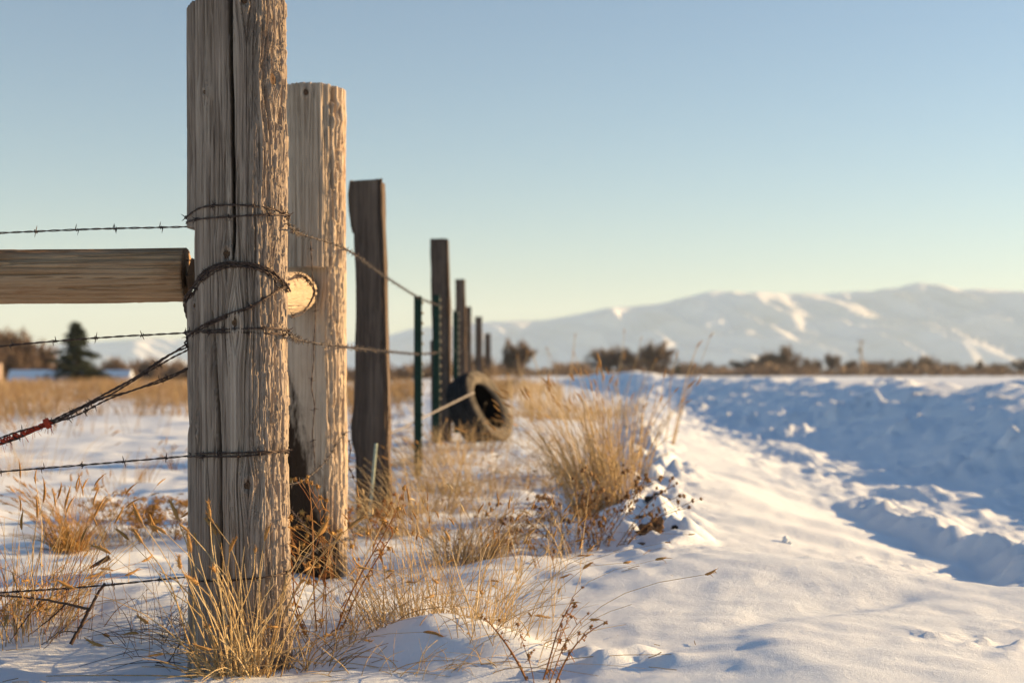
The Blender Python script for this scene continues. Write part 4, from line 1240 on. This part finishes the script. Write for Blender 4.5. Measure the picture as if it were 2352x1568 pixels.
# left of the corner post
tuft(160, 1262, 4.45, 170, (0.05, 0.05), 0.27, 'bushy golden brush standing in the snow left of the corner post', 'gold_weed', (-0.08, 0), 0.16, 0.35, heads=45, rad=0.0013, ln=0.022, wd=0.0028, bristle=8, low=0.3)
tuft(235, 1245, 4.7, 80, (0.10, 0.05), 0.27, 'straw leaning left beside the bushy golden brush', 'straw', (-0.4, 0), 0.14, 0.25, heads=22, rad=0.001, ln=0.03, wd=0.002, bristle=4)
for (px, py, d, st, h, lab) in ((300, 1238, 4.75, 11, 0.21, 'yellow headed weed nearest the bushy golden brush'), (365, 1235, 4.8, 9, 0.17, 'yellow headed weed midway between golden brush and corner post'), (412, 1230, 4.8, 6, 0.13, 'low yellow headed weed just left of the corner post')):
    weed(px, py, d, st, h, lab, 'brown_weed', 'gold_weed', (0, 0), 0.3, 0.10, 0.0065, 5, 2, branch=4, headform='cluster', group='yellow headed weeds left of the corner post')
tuft(20, 1450, 3.05, 110, (0.13, 0.12), 0.33, 'tall pale stalks at the left picture edge', 'straw', (0.0, 0), 0.12, 0.2, heads=26, rad=0.0009, ln=0.04, wd=0.0024, bristle=5, low=0.55)
tuft(15, 1420, 3.2, 130, (0.12, 0.08), 0.17, 'thick tangle of straw under the lowest wire at the left edge', 'gold_weed', (0.05, 0), 0.4, 0.6, rad=0.001, heads=20)
tuft(90, 1440, 3.15, 40, (0.14, 0.08), 0.34, 'thin reddish stalks between left edge and dead branch', 'rust_weed', (0.0, 0), 0.12, 0.15, heads=22, rad=0.0008, ln=0.045, wd=0.0022, bristle=5, low=0.55)
tuft(330, 1445, 3.0, 36, (0.20, 0.08), 0.24, 'hair thin dark stems crossing the lit snow left of the corner post', 'brown_weed', (0.02, 0), 0.2, 0.15, rad=0.0006, heads=12, ln=0.02, wd=0.0014, bristle=0)
tuft(400, 1480, 2.92, 90, (0.13, 0.06), 0.11, 'dark tangled twigs in the hollow left of the corner post', 'twig', (0.0, 0), 0.6, 0.6, rad=0.0008, name='twig_tangle', group=None, cat='twigs')
tuft(300, 1110, 6.6, 24, (0.12, 0.1), 0.24, 'thin dark sprig on open snow under the third wire', 'straw_dark', (0.02, 0), 0.2, 0.2, rad=0.0013, heads=6)
tuft(420, 1080, 7.4, 16, (0.1, 0.1), 0.16, 'small dark sprig beside the corner post at the third wire', 'brown_weed', (0.0, 0), 0.3, 0.2, rad=0.0016, heads=8)
tuft(60, 1090, 6.0, 60, (0.3, 0.2), 0.34, 'thin pale reeds rising over the third wire near the left edge', 'straw', (0.03, 0), 0.16, 0.2, rad=0.0012, heads=24, ln=0.05, wd=0.003, bristle=4)

# loose stems nobody could count
def scatter(name, n, xf, yr, h, mat, rad, label, heads=0, seed=1, dens=None, lean=(0, 0)):
    r = np.random.default_rng(seed)
    g = Geo()
    y = r.uniform(yr[0] ** 0.5, yr[1] ** 0.5, n) ** 2
    lo, hi = xf(y)
    x = r.uniform(0, 1, n) * (hi - lo) + lo
    if dens is not None:
        k = dens(x, y) > r.uniform(0, 1, n)
        x, y = x[k], y[k]; n = len(x)
    z = H(x, y) - 0.01
    t = np.linspace(0, 1, 5)
    L = r.uniform(h[0], h[1], n)
    o = r.normal(0, 0.28, (n, 2)) + np.array(lean)
    cv = np.abs(r.normal(0, 0.3, n))
    xy = np.stack([x, y], 1)[:, None] + L[:, None, None] * o[:, None, :] * (t + 0 * t)[None, :, None] + (L * cv)[:, None, None] * o[:, None, :] * (t ** 3)[None, :, None]
    zz = z[:, None] + L[:, None] * (t[None] - 0.25 * cv[:, None] * t[None] ** 3)
    p = np.concatenate([xy, zz[..., None]], 2)
    rd = rad(y)[:, None] * r.uniform(0.6, 1.4, (n, 1)) * (1 - 0.7 * t ** 2)[None]
    v, q = tubes(p, rd, 3, 0.5)
    g.add(v, q, rnd=np.repeat(r.uniform(0, 1, n), 15))
    if heads:
        i = r.choice(n, heads, replace=False)
        spike_heads(g, p[i, -1], p[i, -1] - p[i, -2], 0.03, 0.0026, 3)
    o_ = obj(name, g.mesh(name), M[mat])
    tag(o_, label, 'dry grass', kind='stuff')
scatter('dry_grass', 900, lambda y: (-0.55 + 0 * y, 0.25 + (y - 4.5) * 0.085), (3.0, 10.5), (0.04, 0.26), 'straw', lambda y: 0.0006 + 0.00014 * y, 'loose dry stems along the fence verge', 160, 3, lambda x, y: 0.25 + 0.9 * S(-0.1, 0.3, noise(x / 0.4, y / 0.6, 2.2)))
scatter('stubble', 260, lambda y: (-0.38 * y, -0.62 + 0 * y), (3.3, 9.0), (0.02, 0.12), 'straw_dark', lambda y: 0.0007 + 0.00012 * y, 'sparse stubble poking through the left snowfield', 0, 5, lambda x, y: S(0.0, 0.3, noise(x / 0.5, y / 0.6, 6.2)))
scatter('tall_dry_grass', 21000, lambda y: (-0.42 * y - 1, np.minimum(-0.9, -0.065 * y)), (12.5, 60), (0.16, 0.5), 'field_grass', lambda y: 0.0022 + 0.00016 * y, 'wide band of tall dry grass across the left field', 0, 6,
        lambda x, y: S(-0.08, 0.3, noise(x / 1.6, y / 3.5, 3.9) + 0.28 * S(18, 30, y) - 0.3 * S(34, 44, y) * S(-0.27, -0.2, x / y)) * S(12.5, 16, y), (-0.05, 0))
scatter('verge_grass', 2600, lambda y: (-0.7 - 0.02 * y, 0.2 + 0.03 * y), (18, 60), (0.15, 0.4), 'straw', lambda y: 0.003 + 0.0001 * y, 'far straw following the fence line', 0, 8, lambda x, y: 0.2 + S(0, 0.3, noise(x / 1.1, y / 3, 1.9)))

def litter():
    r = np.random.default_rng(21)
    n = 420
    y = r.uniform(2.6, 9, n); x = r.uniform(-1.1, 0.42, n) + 0.06 * (y - 3)
    a = r.uniform(0, 6.28, n); l = r.uniform(0.01, 0.06, n)
    t = np.linspace(-0.5, 0.5, 4)
    px = x[:, None] + np.cos(a)[:, None] * l[:, None] * t; py_ = y[:, None] + np.sin(a)[:, None] * l[:, None] * t
    pz = H(px, py_) + 0.002 + r.uniform(0, 0.006, (n, 1)) * (t + 0.5)
    g = Geo()
    v, q = tubes(np.stack([px, py_, pz], 2), r.uniform(0.0006, 0.0014, (n, 1)) * np.ones((1, 4)), 3, 0.6)
    g.add(v, q, rnd=np.repeat(r.uniform(0, 1, n), 12))
    tag(obj('straw_litter', g.mesh('straw_litter'), M['straw_dark']), 'broken bits of straw lying on the snow', 'straw', kind='stuff')
litter()

# fallen branch and stub ------------------------------------------------------
def branch_thing():
    d = 2.95
    c = P(175, 1470, d)
    root = empty('fallen_branch', 'dark forked branch stuck in the snow at lower left', 'branch', None, tuple(c))
    g = Geo()
    def limb(pts, r0, r1):
        p = spline([P(a, b, dd) for a, b, dd in pts], 30) - c
        p = p + 0.002 * rng.normal(0, 1, (30, 3)) * 0.3
        v, q = tubes(p[None], np.linspace(r0, r1, 30)[None], 6); g.add(v, q)
    limb([(162, 1478, 2.92), (185, 1438, 2.94), (205, 1400, 2.95), (225, 1362, 2.97), (241, 1338, 2.98)], 0.0042, 0.0028)
    limb([(205, 1398, 2.95), (160, 1388, 2.96), (110, 1378, 2.97), (60, 1372, 2.98), (0, 1366, 3.0)], 0.0030, 0.0018)
    limb([(150, 1387, 2.96), (110, 1425, 2.93), (60, 1462, 2.9)], 0.0018, 0.0008)
    limb([(95, 1376, 2.97), (60, 1420, 2.93), (25, 1470, 2.9)], 0.0016, 0.0006)
    limb([(200, 1402, 2.95), (150, 1440, 2.9), (95, 1480, 2.87)], 0.0018, 0.0007)
    limb([(178, 1450, 2.94), (140, 1452, 2.93), (100, 1490, 2.88)], 0.0014, 0.0006)
    obj('limbs', g.mesh('limbs'), M['twig'], root)
branch_thing()
stick('wood_stub', P(205, 1304, 3.3), P(252, 1279, 3.32), 0.0028, 0.0068, 'short broken brown stick tilted above the fallen branch', 'stick', M['bark'], 'stub')
tip = P(205, 1304, 3.3)
stick('dead_stalk', P(205, 1304, 3.3), P(168, 1392, 3.2), 0.0012, 0.0018, 'thin dark stem that props up the broken brown stick', 'stem', M['twig'], 'stem', 5)

# dirt clods and snow lumps ---------------------------------------------------
def lump(px, py, d, r, flat, label, mat, name, cat, group, seed, rough=0.7, n=28, z=None):
    d = hit(px, py, d)
    x, y = (px - VX) / F * d, d
    zz = float(H(x, y)) if z is None else z
    root = empty(name, label, cat, group, (x, y, zz))
    v, q = blob(r, seed, flat, n, rough)
    v = v + np.array([0, 0, r * flat[2] * 0.35])
    obj('lump', mesh_np('lump', v, q, smooth=False if mat != 'snow' else True), M[mat], root)
lump(1503, 1225, 4.5, 0.034, (1, 0.8, 0.95), 'largest brown dirt clod in the snow beside the brown weed', 'soil', 'dirt_clod', 'dirt clod', 'dirt clods on the berm', 3.1, 1.1)
lump(1478, 1226, 4.48, 0.017, (1.1, 0.8, 0.75), 'small dirt clod touching the left of the largest clod', 'soil', 'dirt_clod', 'dirt clod', 'dirt clods on the berm', 6.7, 1.0)
lump(1509, 1150, 5.2, 0.026, (1.5, 0.8, 0.6), 'black pointed clod highest among the berm lumps', 'black_soil', 'dirt_clod', 'dirt clod', 'dirt clods on the berm', 9.3, 0.9)
lump(1482, 1188, 4.85, 0.018, (1.7, 0.8, 0.6), 'flat brown clod below the black pointed clod', 'soil', 'dirt_clod', 'dirt clod', 'dirt clods on the berm', 2.3, 1.0)
lump(1515, 1198, 4.8, 0.013, (1.8, 0.8, 0.7), 'dark sliver of dirt right of the flat brown clod', 'black_soil', 'dirt_clod', 'dirt clod', 'dirt clods on the berm', 4.3, 1.0)
lump(1553, 1212, 4.75, 0.010, (1.4, 0.8, 0.7), 'tiny dark clod nearest the smooth drift', 'black_soil', 'dirt_clod', 'dirt clod', 'dirt clods on the berm', 7.9, 1.0)
lump(1458, 1248, 4.42, 0.013, (2.6, 0.8, 0.4), 'thin reddish dirt crust lying at the snow lip', 'soil', 'dirt_clod', 'dirt clod', 'dirt clods on the berm', 5.5, 0.8)
lump(1803, 1243, 4.75, 0.012, (0.8, 0.8, 1.1), 'left of two small ice lumps alone on the smooth slope', 'snow', 'snow_lump', 'snow lump', 'ice lumps on the smooth slope', 1.9, 0.5)
lump(1814, 1246, 4.74, 0.007, (0.9, 0.8, 1.0), 'smaller right one of two ice lumps on the smooth slope', 'snow', 'snow_lump', 'snow lump', 'ice lumps on the smooth slope', 8.2, 0.5)

# ------------------------------------------------------------------ far trees, buildings, pole
def bare_tree(px, py_base, py_top, wpx, d, label, mat='far_twig', seed=0, dense=1.0, form='round', group='bare trees on the horizon', tw=0.085):
    x = (px - VX) / F * d
    zb = min(zpx(py_base, d), float(H(x, d))); h = zpx(py_top, d) - zb; wd = wpx / F * d
    r = np.random.default_rng(seed + 100)
    root = empty('bare_tree', label, 'tree', group, (x, d, zb - 0.3))
    gt = Geo()
    p = np.array([[0, 0, 0], [0.01 * h, 0, 0.2 * h], [-0.01 * h, 0, 0.45 * h], [0, 0, 0.7 * h]])
    v, q = tubes(p[None], np.array([[0.035, 0.028, 0.018, 0.006]]) * h, 7); gt.add(v, q)
    nl = int(9 * dense) + 4
    limbs = []
    for k in range(nl):
        a = r.uniform(0, 6.28); z0 = r.uniform(0.12, 0.5) * h
        rr = wd / 2 * r.uniform(0.55, 0.95)
        end = np.array([math.cos(a) * rr, math.sin(a) * rr, z0 + (h - z0) * r.uniform(0.35, 0.92) * (1 - 0.35 * (rr / (wd / 2)) ** 3)])
        pts = spline([[0, 0, z0], end * np.array([0.45, 0.45, 0]) + np.array([0, 0, z0 + (end[2] - z0) * 0.4]), end], 8)
        limbs.append(pts)
        v, q = tubes(pts[None], np.linspace(0.014, 0.003, 8)[None] * h, 5); gt.add(v, q)
    obj('trunk', gt.mesh('trunk'), M['bark'], root)
    n = int(1500 * dense)
    g = Geo()
    # twig sprays: each starts on a limb or in the crown and forks outward
    s0 = np.empty((n, 3)); dr = np.empty((n, 3))
    for i in range(n):
        L = limbs[r.integers(nl)]
        c = L[r.integers(2, 8)] + r.normal(0, 0.05 * h, 3)
        s0[i] = c
        o = c - np.array([0, 0, 0.35 * h]); o = o / (np.linalg.norm(o) + 1e-6)
        dr[i] = o * 0.7 + r.normal(0, 0.45, 3) + np.array([0, 0, 0.45])
    dr /= np.linalg.norm(dr, axis=1, keepdims=True)
    l = r.uniform(0.08, 0.24, n)[:, None] * h
    e = s0 + dr * l
    rad_ = np.hypot(e[:, 0] / (wd / 2), (e[:, 2] - 0.52 * h) / (0.5 * h))
    k = (rad_ < 1.02 + 0.5 * noise(e[:, 0] / (0.22 * wd), e[:, 2] / (0.25 * h), seed)) & (noise(e[:, 0] / (0.16 * wd), e[:, 1] / (0.3 * wd), e[:, 2] / (0.16 * h) + seed) > -0.28)
    s0, dr, l, e = s0[k], dr[k], l[k], e[k]
    s0[:, 2] = np.maximum(s0[:, 2], 0.05 * h)
    m1 = (s0 + e) / 2 + r.normal(0, 0.012 * h, s0.shape)
    paths = np.stack([s0, m1, e], 1)
    v, q = tubes(paths, np.array([[1.0, 0.7, 0.15]]) * tw * h / 8, 3, 0.6)
    g.add(v, q, rnd=np.repeat(r.uniform(0, 1, len(s0)), 9))
    obj('crown', g.mesh('crown'), M[mat], root)

def conifer(px, py_base, py_top, wpx, d, label, seed=0, group=None, nb=230, name='conifer'):
    wpx = wpx * 2.0
    x = (px - VX) / F * d
    zb = min(zpx(py_base, d), float(H(x, d))); h = zpx(py_top, d) - zb; wd = wpx / F * d
    r = np.random.default_rng(seed)
    root = empty(name, label, 'tree', group, (x, d, zb - 0.2))
    g = Geo()
    v, q = tubes(np.array([[[0, 0, 0], [0, 0, h * 0.5], [0, 0, h * 0.98]]]), np.array([[0.03, 0.016, 0.003]]) * h, 7); g.add(v, q)
    obj('trunk', g.mesh('trunk'), M['bark'], root)
    g = Geo()
    for i in range(nb):
        f = r.uniform(0, 1) ** 0.8
        z0 = h * (0.05 + 0.93 * f)
        a = r.uniform(0, 6.28)
        prof = (1 - f) ** 0.95 * (0.72 + 0.28 * math.sin(f * 23 + a * 2)) + 0.012
        L = wd / 2 * min(1.05, prof * r.uniform(0.75, 1.2))
        o = np.array([math.cos(a), math.sin(a), 0])
        t = np.linspace(0, 1, 6)
        p = np.array([0, 0, z0]) + o * L * t[:, None] + np.array([0, 0, 1]) * (L * (0.12 * t - 0.38 * t ** 2 + 0.18 * t ** 4))[:, None]
        v, q = tubes(p[None], np.linspace(0.006, 0.001, 6)[None] * h, 3); g.add(v, q, rnd=0.9)
        # needle sprays
        m = int(26 * (0.3 + L / (wd / 2)))
        k = r.uniform(0.1, 1, m)
        c = np.stack([np.interp(k, t, p[:, j]) for j in range(3)], 1) + r.normal(0, 0.008 * h, (m, 3))
        sd_ = np.cross(o, [0, 0, 1]) * r.choice([-1, 1], m)[:, None]
        e = c + (sd_ * 0.7 + o * 0.6 + r.normal(0, 0.35, (m, 3)) + np.array([0, 0, -0.25])) * (0.045 * h * r.uniform(0.5, 1.3, m))[:, None]
        v, q = tubes(np.stack([c, (c + e) / 2, e], 1), np.array([[0.006, 0.011, 0.001]]) * h, 3, 0.35)
        g.add(v, q, rnd=np.repeat(r.uniform(0, 1, m), 9))
    obj('crown', g.mesh('crown'), M['needles'], root)

conifer(174, 874, 731, 122, 118, 'dark green spruce standing before the snowy roof left of the corner post', 3, nb=330)
conifer(1556, 864, 818, 16, 330, 'slim dark evergreen beside the pair of round far trees', 5, 'small far evergreens', 60)
conifer(1163, 868, 788, 12, 300, 'thin pointed evergreen behind the far round tree by the fence', 6, 'small far evergreens', 60)

TL = [ # px, base, top, width, distance, label, material, density
    (-60, 876, 745, 170, 130, 'large bare tree cut by the left picture edge', 'far_twig', 1.5),
    (30, 876, 742, 130, 140, 'tall reddish bare tree left of the spruce', 'far_twig', 1.5),
    (92, 874, 772, 80, 150, 'shorter bare tree close to the left of the spruce', 'far_twig', 1.2),
    (262, 872, 812, 70, 170, 'low bare bush just right of the spruce', 'far_twig', 1.1),
    (345, 870, 808, 60, 190, 'thin grey tree between spruce and corner post', 'far_twig2', 0.8),
    (415, 872, 818, 90, 170, 'low dark bare tree touching the corner post at left', 'far_twig2', 1.2),
    (1190, 866, 782, 74, 260, 'far round bare tree rising beside the end of the fence', 'far_twig', 1.6),
    (1105, 868, 815, 60, 240, 'low bare tree behind the last fence posts', 'far_twig', 1.2),
    (1400, 864, 794, 120, 300, 'broad dark bare tree, left of the far pair right of the tall stalks', 'far_twig2', 2.2),
    (1505, 864, 782, 78, 300, 'taller dark bare tree, right of the far pair beside the slim evergreen', 'far_twig2', 1.9),
    (1455, 864, 812, 60, 320, 'smaller bare tree filling the gap in the far pair', 'far_twig2', 1.3),
    (1640, 862, 832, 60, 420, 'low bush over the pale barn roof', 'far_twig2', 1.0),
    (1715, 862, 824, 80, 400, 'rounded bare tree at the right end of the pale barn', 'far_twig2', 1.4),
    (1795, 862, 798, 96, 400, 'tallest bare tree between the barn and the power pole', 'far_twig2', 1.8),
    (1770, 862, 806, 60, 410, 'bare tree merging with the left of the tallest one', 'far_twig2', 1.3),
    (1862, 862, 822, 60, 420, 'low bare tree right of the tallest one', 'far_twig2', 1.0),
    (1912, 862, 812, 42, 420, 'thin open bare tree left of the power pole', 'far_twig2', 0.8),
    (1945, 862, 828, 60, 410, 'low reddish bush at the foot of the power pole', 'far_twig', 1.2),
    (2020, 862, 830, 80, 420, 'low dark bush right of the power pole', 'far_twig2', 1.3),
    (2085, 862, 826, 64, 420, 'rounded dark bush two right of the power pole', 'far_twig2', 1.3),
    (2138, 862, 818, 52, 430, 'upright bare tree in the middle of the right far row', 'far_twig2', 1.1),
    (2185, 862, 832, 40, 430, 'small bush beside the upright bare tree of the right row', 'far_twig2', 0.9),
    (2240, 862, 830, 50, 430, 'small bush over the ploughed snow heap', 'far_twig2', 0.9),
    (2300, 862, 834, 50, 430, 'smallest bush of the right far row', 'far_twig2', 0.9),
    (2350, 862, 824, 60, 430, 'bush cut by the right picture edge', 'far_twig2', 1.1),
]
for i, (px, pb, ptop, wpx, d, lab, mt, dn) in enumerate(TL):
    if px > 1100: ptop -= 7; wpx *= 1.15
    bare_tree(px, pb, ptop, wpx, d, lab, mt, i * 3 + 1, dn)
# unbroken brush along the horizon
def far_brush():
    r = np.random.default_rng(5)
    g = Geo()
    n = 24000
    px = np.concatenate([r.uniform(-700, 3200, n)])
    d = r.uniform(330, 470, n)
    lf = px < 1150
    d = np.where(lf, r.uniform(235, 280, n), d)
    x = (px - VX) / F * d
    hh = np.maximum(7, 24 + 26 * noise(px / 75, 1.1) + 18 * noise(px / 26, 5.1)) / F * d * np.where(lf, 1.35, 1.0)
    hh = np.maximum(hh, 0.4)
    z0 = H(x, d) - 0.1
    hh = hh + np.where(lf, np.maximum(0, -0.75 - z0), 0)
    s = np.stack([x, d, z0 + hh * r.uniform(0, 0.55, n)], 1)
    e = s + np.stack([r.normal(0, 0.35, n) * hh, r.normal(0, 0.3, n) * hh, hh * r.uniform(0.25, 0.6, n)], 1)
    v, q = tubes(np.stack([s, (s + e) / 2 + r.normal(0, 0.05, (n, 3)), e], 1), (hh * 0.055)[:, None] * np.array([[1, 0.8, 0.2]]), 3, 0.6)
    g.add(v, q, rnd=np.repeat(r.uniform(0, 1, n), 9))
    o = obj('far_brush', g.mesh('far_brush'), M['far_twig'])
    tag(o, 'continuous low brush along the far edge of the plain', 'brush', kind='stuff')
far_brush()
# dry brush piled on the far fence posts
tuft(1106, 880, 25.5, 420, (0.5, 0.8), 0.80, 'pale tumbleweed brush heaped on the farthest fence posts', 'straw_dark', (0.0, 0), 0.4, 0.4, rad=0.004, name='dry_bush', group=None, cat='dry bush', low=0.3)

def power_pole():
    d = 320
    x = (1978 - VX) / F * d; zb = zpx(864, d); h = (864 - 777) / F * d
    root = empty('power_pole', 'lone wooden power pole standing in front of the hills', 'power pole', None, (x, d, zb - 0.3))
    g = Geo()
    v, q = tubes(np.array([[[0, 0, 0], [0, 0, h * 0.5], [0, 0, h]]]), np.array([[0.24, 0.21, 0.17]]), 10); g.add(v, q)
    obj('shaft', g.mesh('shaft'), M['pole'], root)
    g = Geo()
    c, s = 0.9, 0.08
    box = np.array([[a, b, c_] for a in (-c, c) for b in (-0.3, -0.18) for c_ in (h * 0.93, h * 0.93 + 0.18)])
    g.add(box, [[0, 1, 3, 2], [4, 6, 7, 5], [0, 4, 5, 1], [2, 3, 7, 6], [0, 2, 6, 4], [1, 5, 7, 3]])
    obj('crossarm', g.mesh('crossarm', smooth=False), M['pole'], root)
    g = Geo()
    v, q = tubes(np.array([[[-0.5, -0.1, h * 0.66], [-0.5, -0.1, h * 0.67], [-0.5, -0.1, h * 0.77], [-0.5, -0.1, h * 0.78]]]), np.array([[0.02, 0.32, 0.32, 0.02]]), 10); g.add(v, q)
    obj('transformer', g.mesh('transformer'), M['insulator'], root)
    for k in (-0.75, 0.75):
        g = Geo()
        v, q = tubes(np.array([[[k, -0.24, h * 0.93 + 0.18], [k, -0.24, h * 0.93 + 0.3], [k, -0.24, h * 0.93 + 0.5]]]), np.array([[0.06, 0.1, 0.03]]), 6); g.add(v, q)
        obj('insulator', g.mesh('insulator'), M['insulator'], root)
power_pole()

def gable_house(px0, px1, d, z_ground, z_eave, z_ridge, depth, label, wall, roof, name='shed', win=2):
    x0, x1 = (px0 - VX) / F * d, (px1 - VX) / F * d
    root = empty(name, label, 'building', None, ((x0 + x1) / 2, d, z_ground))
    hw = (x1 - x0) / 2; e = z_eave - z_ground; r = z_ridge - z_ground; dp = depth / 2
    g = Geo()
    v = [(-hw, -dp, 0), (hw, -dp, 0), (hw, dp, 0), (-hw, dp, 0), (-hw, -dp, e), (hw, -dp, e), (hw, dp, e), (-hw, dp, e), (-hw, 0, r - 0.05), (hw, 0, r - 0.05)]
    g.add(v, [[0, 1, 5, 4], [2, 3, 7, 6], [1, 2, 6, 5], [3, 0, 4, 7]], [[4, 7, 8], [6, 5, 9]])
    obj('wall', g.mesh('wall', smooth=False), M[wall], root)
    g = Geo()
    o = 0.4; k = (r - e) / dp
    for s in (-1, 1):
        lo = [(a, s * (dp + o), e - o * k + zz) for zz in (0.0, 0.22) for a in (-hw - o, hw + o)]
        hi = [(a, 0, r + zz) for zz in (0.0, 0.22) for a in (-hw - o, hw + o)]
        vv = lo + hi
        g.add(vv, [[0, 1, 5, 4], [2, 6, 7, 3], [0, 2, 3, 1], [0, 4, 6, 2], [1, 3, 7, 5]])
    obj('roof', g.mesh('roof', smooth=False), M[roof], root)
    for i in range(win):
        g = Geo()
        cx = -hw + (i + 0.5) * 2 * hw / win
        v = [(cx - 0.6, -dp - 0.03, e * 0.4), (cx + 0.6, -dp - 0.03, e * 0.4), (cx + 0.6, -dp - 0.03, e * 0.75), (cx - 0.6, -dp - 0.03, e * 0.75)]
        v = v + [(a, -dp + 0.02, c) for a, b, c in v]
        g.add(v, [[0, 1, 2, 3], [0, 4, 5, 1], [1, 5, 6, 2], [2, 6, 7, 3], [3, 7, 4, 0]])
        obj('window', g.mesh('window', smooth=False), M['inner'], root)
gable_house(34, 292, 124, -1.75, zpx(869, 124), zpx(855, 124), 1.1, 'long low shed under a snowy roof behind the spruce', 'shed_wall', 'snow', 'shed', 4)
gable_house(1585, 1735, 380, -0.6, zpx(856, 380), zpx(848, 380), 9.0, 'low pale barn among the far bushes right of the evergreen', 'pale_wall', 'roof_metal', 'barn', 3)
g = Geo(); v, q = tubes(np.array([[[0, 0, -0.2], [0, 0, 0.4], [0, 0, 1.0], [0, 0, 1.03]]]), np.array([[0.1, 0.1, 0.095, 0.02]]), 10); g.add(v, q)
mp_ = empty('marker_post', 'pale stubby post at the left edge beyond the dry grass', 'post', None, tuple(P(-2, 896, 52) * np.array([1, 1, 0]) + np.array([0, 0, -0.1])))
obj('shaft', g.mesh('shaft'), M['pale_post'], mp_)

# ------------------------------------------------------------------ haze over the plain
def haze():
    m = bpy.data.materials.new('haze')
    m.use_nodes = True
    t = m.node_tree
    t.nodes.remove(t.nodes['Principled BSDF'])
    vol = t.nodes.new('ShaderNodeVolumePrincipled')
    vol.inputs['Color'].default_value = (0.73, 0.89, 1.0, 1)
    vol.inputs['Density'].default_value = 0.000085
    vol.inputs['Anisotropy'].default_value = 0.0
    t.links.new(vol.outputs[0], t.nodes['Material Output'].inputs['Volume'])
    a, b, c = 12000, (-60, 11000), (-6, 470)
    v = [(x, y, z) for x in (-a, a) for y in b for z in c]
    o = obj('haze', mesh_np('haze', v, [[0, 1, 3, 2], [4, 6, 7, 5], [0, 4, 5, 1], [2, 3, 7, 6], [0, 2, 6, 4], [1, 5, 7, 3]], smooth=False), m)
    tag(o, 'thin cold haze over the plain', 'haze', kind='stuff')
haze()
